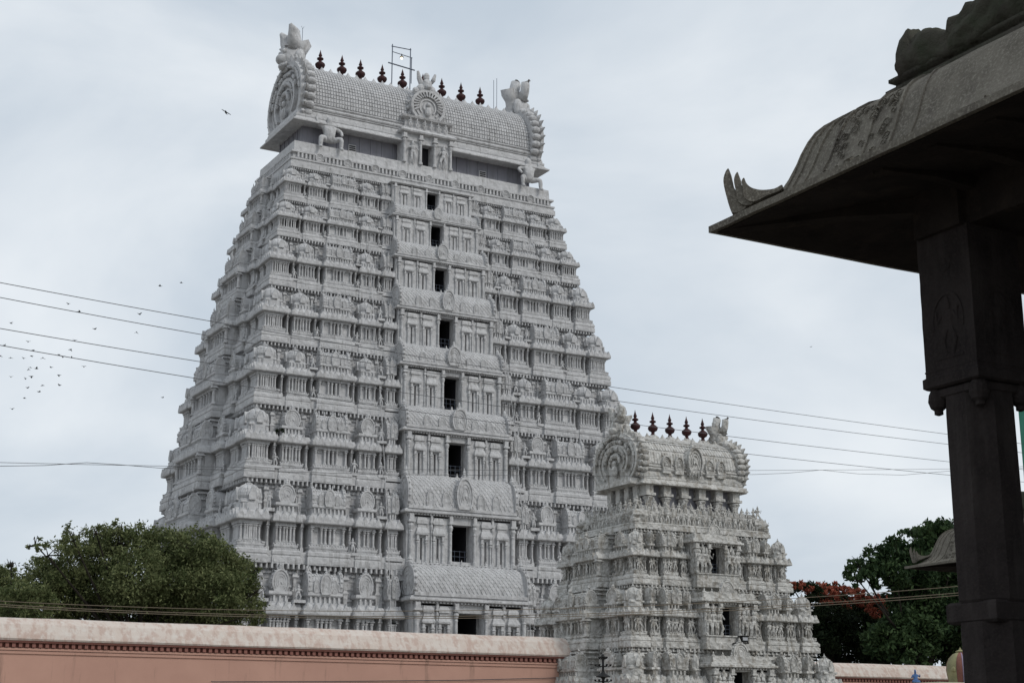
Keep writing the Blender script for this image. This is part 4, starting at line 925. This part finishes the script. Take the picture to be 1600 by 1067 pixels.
BL = [(70, 905, 40, 1), (110, 880, 45, .8), (150, 862, 42, .75), (185, 850, 38, .8), (215, 848, 36, 1), (258, 858, 38, 1.3), (300, 862, 42, 1.3), (335, 875, 40, 1.3), (362, 905, 42, 1.3), (372, 940, 38, 1.1), (330, 925, 50, 1.3), (275, 915, 55, 1.3), (210, 905, 55, 1.3), (150, 915, 52, 1.3), (95, 935, 48, 1.3), (40, 945, 45, 1.2), (200, 950, 50, 1.2), (120, 965, 45, 1.1), (280, 960, 50, 1.2), (350, 965, 40, 1.0), (395, 958, 20, .6), (75, 868, 26, .28), (55, 850, 14, .2), (115, 845, 28, .4), (150, 832, 18, .35), (190, 828, 18, .4), (400, 925, 14, .45), (395, 895, 12, .35)]
bp_ = at(230, 1000, 1, 104); tree('broad_tree', 'wide olive green feathery tree behind the pink wall, in front of the tall tower', 'tree', (bp_[0], 104, 0), BL, 104, 'leafA', .125, 1250, 11)
BL2 = [(-20, 915, 40, 1), (10, 905, 26, .8), (15, 940, 35, 1.1), (-25, 955, 45, 1.1), (18, 884, 14, .35), (30, 960, 30, 1)]
bp_ = at(-30, 1000, 1, 112); tree('broad_tree', 'feathery green tree cut by the left photo edge above the pink wall', 'tree', (bp_[0], 112, 0), BL2, 112, 'leafA', .13, 1100, 12)
BR = [(1345, 890, 24, .9), (1372, 878, 28, .9), (1400, 862, 28, 1), (1430, 850, 30, 1.1), (1462, 838, 28, 1.1), (1490, 845, 34, 1.2), (1520, 860, 40, 1.2), (1440, 885, 34, 1.2), (1480, 900, 45, 1.3), (1400, 900, 26, .9), (1430, 930, 36, 1.2), (1475, 960, 48, 1.4), (1430, 985, 44, 1.4), (1390, 1000, 36, 1.2), (1520, 950, 50, 1.3), (1480, 1010, 45, 1.3), (1430, 1030, 24, .9), (1360, 910, 14, .6), (1340, 905, 12, .5), (1418, 1042, 9, .6), (1447, 1050, 8, .6)]
bp_ = at(1450, 1040, 1, 86); tree('broad_tree', 'tall dark green tree between the flame tree and the foreground column', 'tree', (bp_[0], 88, 0), BR, 86, 'leafB', .2, 1100, 13, depth=.7)
BF = [(1262, 925, 22, .9), (1290, 935, 26, 1), (1325, 945, 28, 1.1), (1360, 950, 28, 1.1), (1265, 960, 28, 1.2), (1300, 975, 34, 1.3), (1345, 985, 36, 1.3), (1380, 975, 28, 1.2), (1275, 1005, 32, 1.3), (1320, 1015, 34, 1.3), (1370, 1015, 32, 1.3), (1248, 985, 22, 1.1), (1240, 920, 12, .7)]
bp_ = at(1320, 1040, 1, 94); FT, bs = tree('flame_tree', 'flame tree with orange red blossom behind the right shoulder of the gateway', 'tree', (bp_[0], 94, 0), BF, 94, 'leafD', .18, 1000, 14, depth=.6)
fc = []
for u, v, r in ((1250, 912, 10), (1268, 915, 12), (1290, 918, 13), (1310, 915, 11), (1330, 920, 14), (1345, 925, 14), (1362, 932, 14), (1378, 940, 12), (1385, 948, 10), (1300, 935, 13), (1325, 938, 14), (1350, 945, 13), (1372, 955, 12), (1285, 930, 10), (1240, 910, 7), (1392, 935, 8)):
    for q in (0, 1): c_ = at(u+random.uniform(-4, 4), v+2, 1, 94-2.2+q*2)-np.array(FT.location); rr = r/24; fc.append((tuple(c_), (rr*1.5, rr, rr*.95), 330))
leaves('blossom', 'flower', fc, .12, FT, 21)
# a small plant rooted in the tower masonry
pb = at(437, 668, 1, BY-11.2); TP = thing('wall_plant', 'small dark shrub rooted on a ledge of the tall tower near its left corner', 'plant', tuple(pb-np.array([0, 0, .6])))
leaves('crown', 'leafD', [((0, 0, .45), (.42, .42, .42), 300)], .12, TP, 31); t_ = MB(); t_.tube([(0, .3, -.1), (0, 0, .25), (0, 0, .6)], [.07, .05, .02], 5); t_.build('stem', 'bark', TP)

# ---------------- painted shrine roof and figure at lower right
sc = at(1502, 1040, 1, 36.0)
SH = thing('painted_shrine', 'small shrine dome painted yellow, red and lilac beside the foreground column', 'shrine', (sc[0], sc[1], 0)); zt = at(1500, 1018, 1, 36.0)[2]; r0 = .44
m_ = MB(); m_.box(-1.9, 1.2, -.9, 1.2, 0, zt-1.0); m_.ring(-1.9, 1.2, -.9, 1.2, [(0, zt-1.15), (.12, zt-1.1), (.12, zt-1.02), (0, zt-.98)]); m_.build('shrine_body', 'beige', SH)
def dseg(k0, k1, n=24, e=1.0):
    mb = MB(); rows = []
    pf = [(r0*.92, zt-1.0), (r0*1.0, zt-.75), (r0*1.06, zt-.55), (r0*1.0, zt-.36), (r0*.84, zt-.2), (r0*.55, zt-.07), (r0*.2, zt)]
    g_ = [[(q*e*math.cos(R(a_)), q*e*math.sin(R(a_)), z) for a_ in np.linspace(k0, k1, 7)] for q, z in pf]
    vs = [p for r_ in g_ for p in r_]; fs = [(i*7+j, i*7+j+1, (i+1)*7+j+1, (i+1)*7+j) for i in range(len(pf)-1) for j in range(6)]
    mb.add(vs, fs); mb.add([(0, 0, zt-1.0), (0, 0, zt)], []); return mb
dm = MB(); dm.lathe(0, 0, [(r0*.9, zt-1.0), (r0*.98, zt-.6), (r0*.9, zt-.36), (r0*.5, zt-.1), (.1, zt-.02)], 20); dmo = dm.build('dome', 'lilac', SH, True)
for i, (k0, k1, mm) in enumerate(((150, 205, 'yellow'), (206, 228, 'red'), (229, 236, 'lilac'), (237, 262, 'red'), (263, 300, 'aqua'), (301, 400, 'yellow'), (401, 509, 'red'))):
    dseg(k0, k1, e=1.02).build('painted_panel', mm, dmo, True)
m_ = MB(); m_.lathe(0, 0, [(.12, zt-.03), (.16, zt+.02), (.05, zt+.06), (.01, zt+.14)], 10); m_.ell((-r0*.95, -.1, zt-.55), (.09, .09, .1), 8, 6); m_.build('knob', 'yellow', SH)
def seated(parent, x, y, z, s, m1):
    J = {'pelvis': ((0, 0, .12), .14), 'belly': ((0, 0, .32), .13), 'chest': ((0, 0, .5), .15), 'neck': ((0, 0, .64), .06), 'head': ((0, -.01, .78), .1), 'crown': ((0, 0, .98), .05),
         'kl': ((-.3, -.15, .1), .08), 'fl': ((.05, -.25, .06), .05), 'kr': ((.3, -.15, .1), .08), 'fr': ((-.05, -.28, .05), .05),
         'sl': ((-.19, 0, .55), .06), 'el': ((-.3, -.03, .38), .045), 'hl': ((-.25, -.2, .4), .035), 'sr': ((.19, 0, .55), .06), 'er': ((.32, -.03, .4), .045), 'hr': ((.3, -.12, .62), .035)}
    J = {k: (tuple(c*s for c in v[0]), v[1]*s) for k, v in J.items()}
    o = skin('painted_figure', J, [('pelvis', 'belly'), ('belly', 'chest'), ('chest', 'neck'), ('neck', 'head'), ('head', 'crown'), ('pelvis', 'kl'), ('kl', 'fl'), ('pelvis', 'kr'), ('kr', 'fr'), ('chest', 'sl'), ('sl', 'el'), ('el', 'hl'), ('chest', 'sr'), ('sr', 'er'), ('er', 'hr')], m1, parent)
    o.location = (x, y, z); o.rotation_euler = (0, 0, -.5); return o
seated(SH, -.05, -.62, zt-1.0, .75, 'aqua'); 
fp = at(1431, 1067, 1, 35.8); ft = at(1431, 1045, 1, 35.8)
st_o = seated(None, fp[0], fp[1], zt-1.0, (ft[2]-zt+1.0)*1.02, 'blue'); st_o.name = 'painted_statue'
tag(st_o, 'small blue painted seated statue at the foot of the dark trees', 'statue')
m_ = MB(); 
# green building glimpsed right of the column
gb = at(1591, 640, 1, 60.0)
G = thing('green_building', 'green painted building with beige and mauve bands at the right photo edge', 'building', (gb[0], 52.0, 0)); gt = at(1596, 631, 1, 60.0)[2]
m_ = MB(); m_.box(0, 9, 0, 8, 0, gt-.15); m_.build('wall', 'green', G)
m_ = MB(); m_.box(-.1, 9.1, -.12, 8.1, gt-.15, gt); m_.build('roof_slab', 'mauve', G)
for zz in (gt-1.05, gt-4.2, gt-7.4):
    m_ = MB(); m_.box(-.06, 9.05, -.3, .2, zz, zz+.42); m_.box(-.08, 9.08, -.36, .2, zz-.12, zz+.001); m_.build('balcony_band', 'beige', G)
for x in (1.5, 4.5, 7.2):
    for zz in (gt-3.2, gt-6.3):
        m_ = MB(); m_.box(x-.5, x+.5, -.04, .06, zz, zz+1.3); wn = m_.build('window', 'inside', G); f = MB(); f.box(x-.6, x-.5, -.08, .06, zz-.1, zz+1.4); f.box(x+.5, x+.6, -.08, .06, zz-.1, zz+1.4); f.box(x-.5, x+.5, -.08, .06, zz+1.3, zz+1.4); f.box(x-.5, x+.5, -.08, .06, zz-.1, zz); f.box(x-.03, x+.03, -.07, .06, zz, zz+1.3); f.build('frame', 'beige', wn)

# ---------------- iron lamp stand in front of the small tower
lp = at(942, 1021, 1, 50.); LS_ = thing('lamp_stand', 'black iron lamp stand with cup arms in front of the gateway', 'lamp stand', (lp[0], lp[1], 0)); z = lp[2]
m_ = MB(); m_.lathe(0, 0, [(.3, 0), (.25, .2), (.08, .3), (.055, .5), (.05, z-1.0), (.075, z-.85), (.045, z-.8), (.045, z-.15), (.09, z-.12), (.06, z-.04), (.02, z)], 10); m_.build('pole', 'metal', LS_)
def cups(zz, rr, n, cr):
    m_ = MB()
    for k in range(n):
        a_ = 2*math.pi*k/n+.5; x, y = rr*math.cos(a_), rr*math.sin(a_)
        m_.tube([(0, 0, zz-.02), (x*.6, y*.6, zz-.06), (x, y, zz-.02)], .014, 5); m_.lathe(x, y, [(.01, zz-.05), (cr, zz), (cr*.9, zz+.035)], 8)
    return m_
for zz, rr, n in ((z-.14, .16, 4), (z-.42, .28, 6), (z-.98, .3, 6)): cups(zz, rr, n, .045).build('cup_arms', 'metal', LS_)
m_ = MB(); m_.lathe(0, 0, [(.05, z-.66), (.12, z-.74), (.26, z-.82), (.27, z-.86), (.1, z-.88), (.04, z-.95)], 12); m_.build('canopy', 'metal', LS_)

# ---------------- overhead wires
def wire(pts, y0, y1, rad, m, label, cat='wire', group=None):
    n = len(pts); us = np.array([p[0] for p in pts], float); vs = np.array([p[1] for p in pts], float)
    uu = np.linspace(us[0], us[-1], 40); cf = np.polyfit(us, vs, min(2, n-1)) if n > 2 else np.polyfit(us, vs, 1)
    out = [tuple(at(u, np.polyval(cf, u), 1, y0+(y1-y0)*(u-us[0])/(us[-1]-us[0]))) for u in uu]
    mb = MB(); mb.tube(out, rad, 5); o = mb.build('overhead_wire', m); tag(o, label, cat, group); return o
wg = 'wires crossing in front of the towers'
wire([(-120, 421), (0, 440), (325, 499), (955, 606), (1480, 679), (1760, 712)], 44, 60, .0125, 'wire', 'topmost of the four long wires crossing the sky and the tall tower', group=wg)
wire([(-120, 444), (0, 463), (305, 519), (970, 629), (1480, 694), (1760, 724)], 44, 60, .0125, 'wire', 'second from the top of the four long wires crossing the tall tower', group=wg)
wire([(-120, 494), (0, 513), (300, 560), (1120, 681), (1480, 722), (1760, 748)], 44, 60, .0125, 'wire', 'third from the top of the four long wires, passing behind the finials of the gateway', group=wg)
wire([(-120, 519), (0, 540), (300, 587), (1180, 712), (1480, 743), (1760, 765)], 44, 60, .0125, 'wire', 'lowest of the four long wires, crossing the barrel roof of the gateway', group=wg)
wire([(-120, 720), (0, 722), (250, 727), (1180, 735), (1480, 733), (1760, 728)], 44, 56, .008, 'wire', 'thin level wire across the sky below the four long ones, upper of two', group=wg)
# the lower of the two is spliced: it rises to a joint and falls again
mb = MB()
P5 = [(-120, 731), (0, 728), (70, 727), (135, 722.5), (190, 726), (250, 731), (600, 741), (1000, 744), (1180, 741), (1230, 739), (1283, 734), (1340, 740), (1410, 742), (1480, 736), (1700, 722)]
mb.tube([tuple(at(u, v, 1, 44+12*(u+120)/1820)) for u, v in P5], .009, 5); o = mb.build('overhead_wire', 'wire'); tag(o, 'thin wire with two raised splices, lower of the two level wires', 'wire', wg)
yg = 'brown cables strung low over the pink wall'
wire([(-100, 934), (0, 937), (420, 953), (870, 951), (1150, 940), (1500, 914), (1700, 897)], 52, 52, .013, 'ywire', 'highest of the brown cables sagging just above the pink wall', 'cable', yg)
wire([(-100, 939), (0, 942), (420, 960), (870, 962), (1150, 948), (1500, 924), (1700, 908)], 51, 51, .014, 'ywire', 'middle brown cable sagging just above the pink wall', 'cable', yg)
wire([(-100, 942), (0, 945), (420, 963), (870, 966), (1150, 951), (1500, 928), (1700, 912)], 50.5, 50.5, .013, 'ywire', 'lowest of the brown cables sagging just above the pink wall', 'cable', yg)

# ---------------- birds
def bird(u, v, span_px, flap, head, label, group=None, dist=210, tilt=0, src=None):
    p = atd(u, v, dist); span = span_px*dist/F
    B_ = thing('bird', label, 'bird', tuple(p), head, group); B_.rotation_euler = (tilt, 0, head)
    b_ = MB(); l_ = span*.5
    b_.rings([[(x*l_, r_*l_*math.cos(t), zz*l_+r_*l_*math.sin(t)) for t in [k*math.pi/3 for k in range(6)]] for x, r_, zz in ((-.75, .03, 0), (-.5, .10, 0), (-.15, .17, -.02), (.2, .18, 0), (.42, .1, .05), (.55, .1, .07), (.66, .03, .05), (.74, .01, .04))])
    b_.add([(-.45*l_, 0, 0), (-.95*l_, .16*l_, 0), (-.95*l_, -.16*l_, 0), (-.45*l_, 0, .04*l_), (-.95*l_, .16*l_, .02*l_), (-.95*l_, -.16*l_, .02*l_)], [(0,1,2),(3,5,4),(0,3,4,1),(1,4,5,2),(2,5,3,0)])
    b_.build('body', 'bird', B_)
    for sg in (-1, 1):
        w_ = MB(); c_, s_ = math.cos(flap), math.sin(flap); W1, W2 = span*.24, span*.5
        f2 = flap*.4; c2, s2 = math.cos(f2), math.sin(f2)
        A = [(.22*l_, 0, .04*l_), (-.25*l_, 0, .04*l_)]; Bq = [(.30*l_, sg*W1*c_, W1*s_), (-.22*l_, sg*W1*c_, W1*s_)]; Cq = [(.02*l_, sg*(W1*c_+(W2-W1)*c2), W1*s_+(W2-W1)*s2), (-.18*l_, sg*(W1*c_+(W2-W1)*c2*.95), W1*s_+(W2-W1)*s2)]
        up_ = [(p_[0], p_[1], p_[2]+.025*l_) for p_ in A+Bq+Cq]; vs = A+Bq+Cq+up_
        w_.add(vs, [(0,1,3,2),(2,3,5,4),(6,8,9,7),(8,10,11,9),(0,2,8,6),(2,4,10,8),(1,7,9,3),(3,9,11,5),(4,5,11,10)]); w_.build('wing', 'bird', B_)
    return B_
bird(353, 176, 17, .12, R(240.4), 'lone soaring bird with wide spread wings in the upper left sky', dist=160, tilt=-.55)
bird(250, 447, 8, .5, 2.8, 'left one of two birds flying above the topmost wire, left of the tall tower')
bird(283, 442, 7, .3, 3.0, 'right one of two birds flying above the topmost wire, close to the tall tower')
bird(254, 621, 7, .35, .3, 'lone bird below the wires, near the left edge of the tall tower')
bird(1267, 542, 5, .4, .4, 'tiny far bird alone in the sky between gateway and stone pavilion')
bird(218, 491, 10, .6, .7, 'bird with raised wings between the topmost wires, nearest to the tower of its flock')
bird(213, 519, 8, -.7, 1.6, 'bird with lowered wings between the second and third wire')
bird(148, 514, 9, .3, .5, 'pale bird gliding between the second and third wire')
flock = [(17,505),(44,534),(107,475),(124,487),(117,532),(110,546),(52,547),(49,556),(92,554),(98,558),(112,559),(67,559),(0,556),(17,559),(37,560),(47,574),(57,576),(80,574),(131,573),(17,589),(49,588),(40,592),(92,586),(67,602),(93,602),(43,606),(61,612),(38,622),(19,639),(7,540),(45,577)]
rb = random.Random(5)
special = {(19,639): 'lowest pigeon of the loose flock over the left horizon', (131,573): 'rightmost pigeon of the low flock, just under the lowest long wire', (17,505): 'topmost pigeon at the left of the flock, just above the third wire', (44,534): 'pigeon alone between the third and the lowest long wire', (107,475): 'small pigeon just above the second long wire', (124,487): 'pigeon seen against the second long wire', (117,532): 'pigeon seen against the third long wire'}
for u, v in flock:
  if (u, v) in special: bird(u, v, 8, .5, rb.uniform(0, 6.28), special[(u, v)], None, 205)
  else: bird(u, v, rb.uniform(6.5, 9), rb.choice((-.6, -.3, .3, .6, .9)), rb.uniform(0, 6.28), 'small dark pigeon in the loose flock over the left horizon', 'pigeons flocking left of the tall tower', rb.uniform(200, 225))
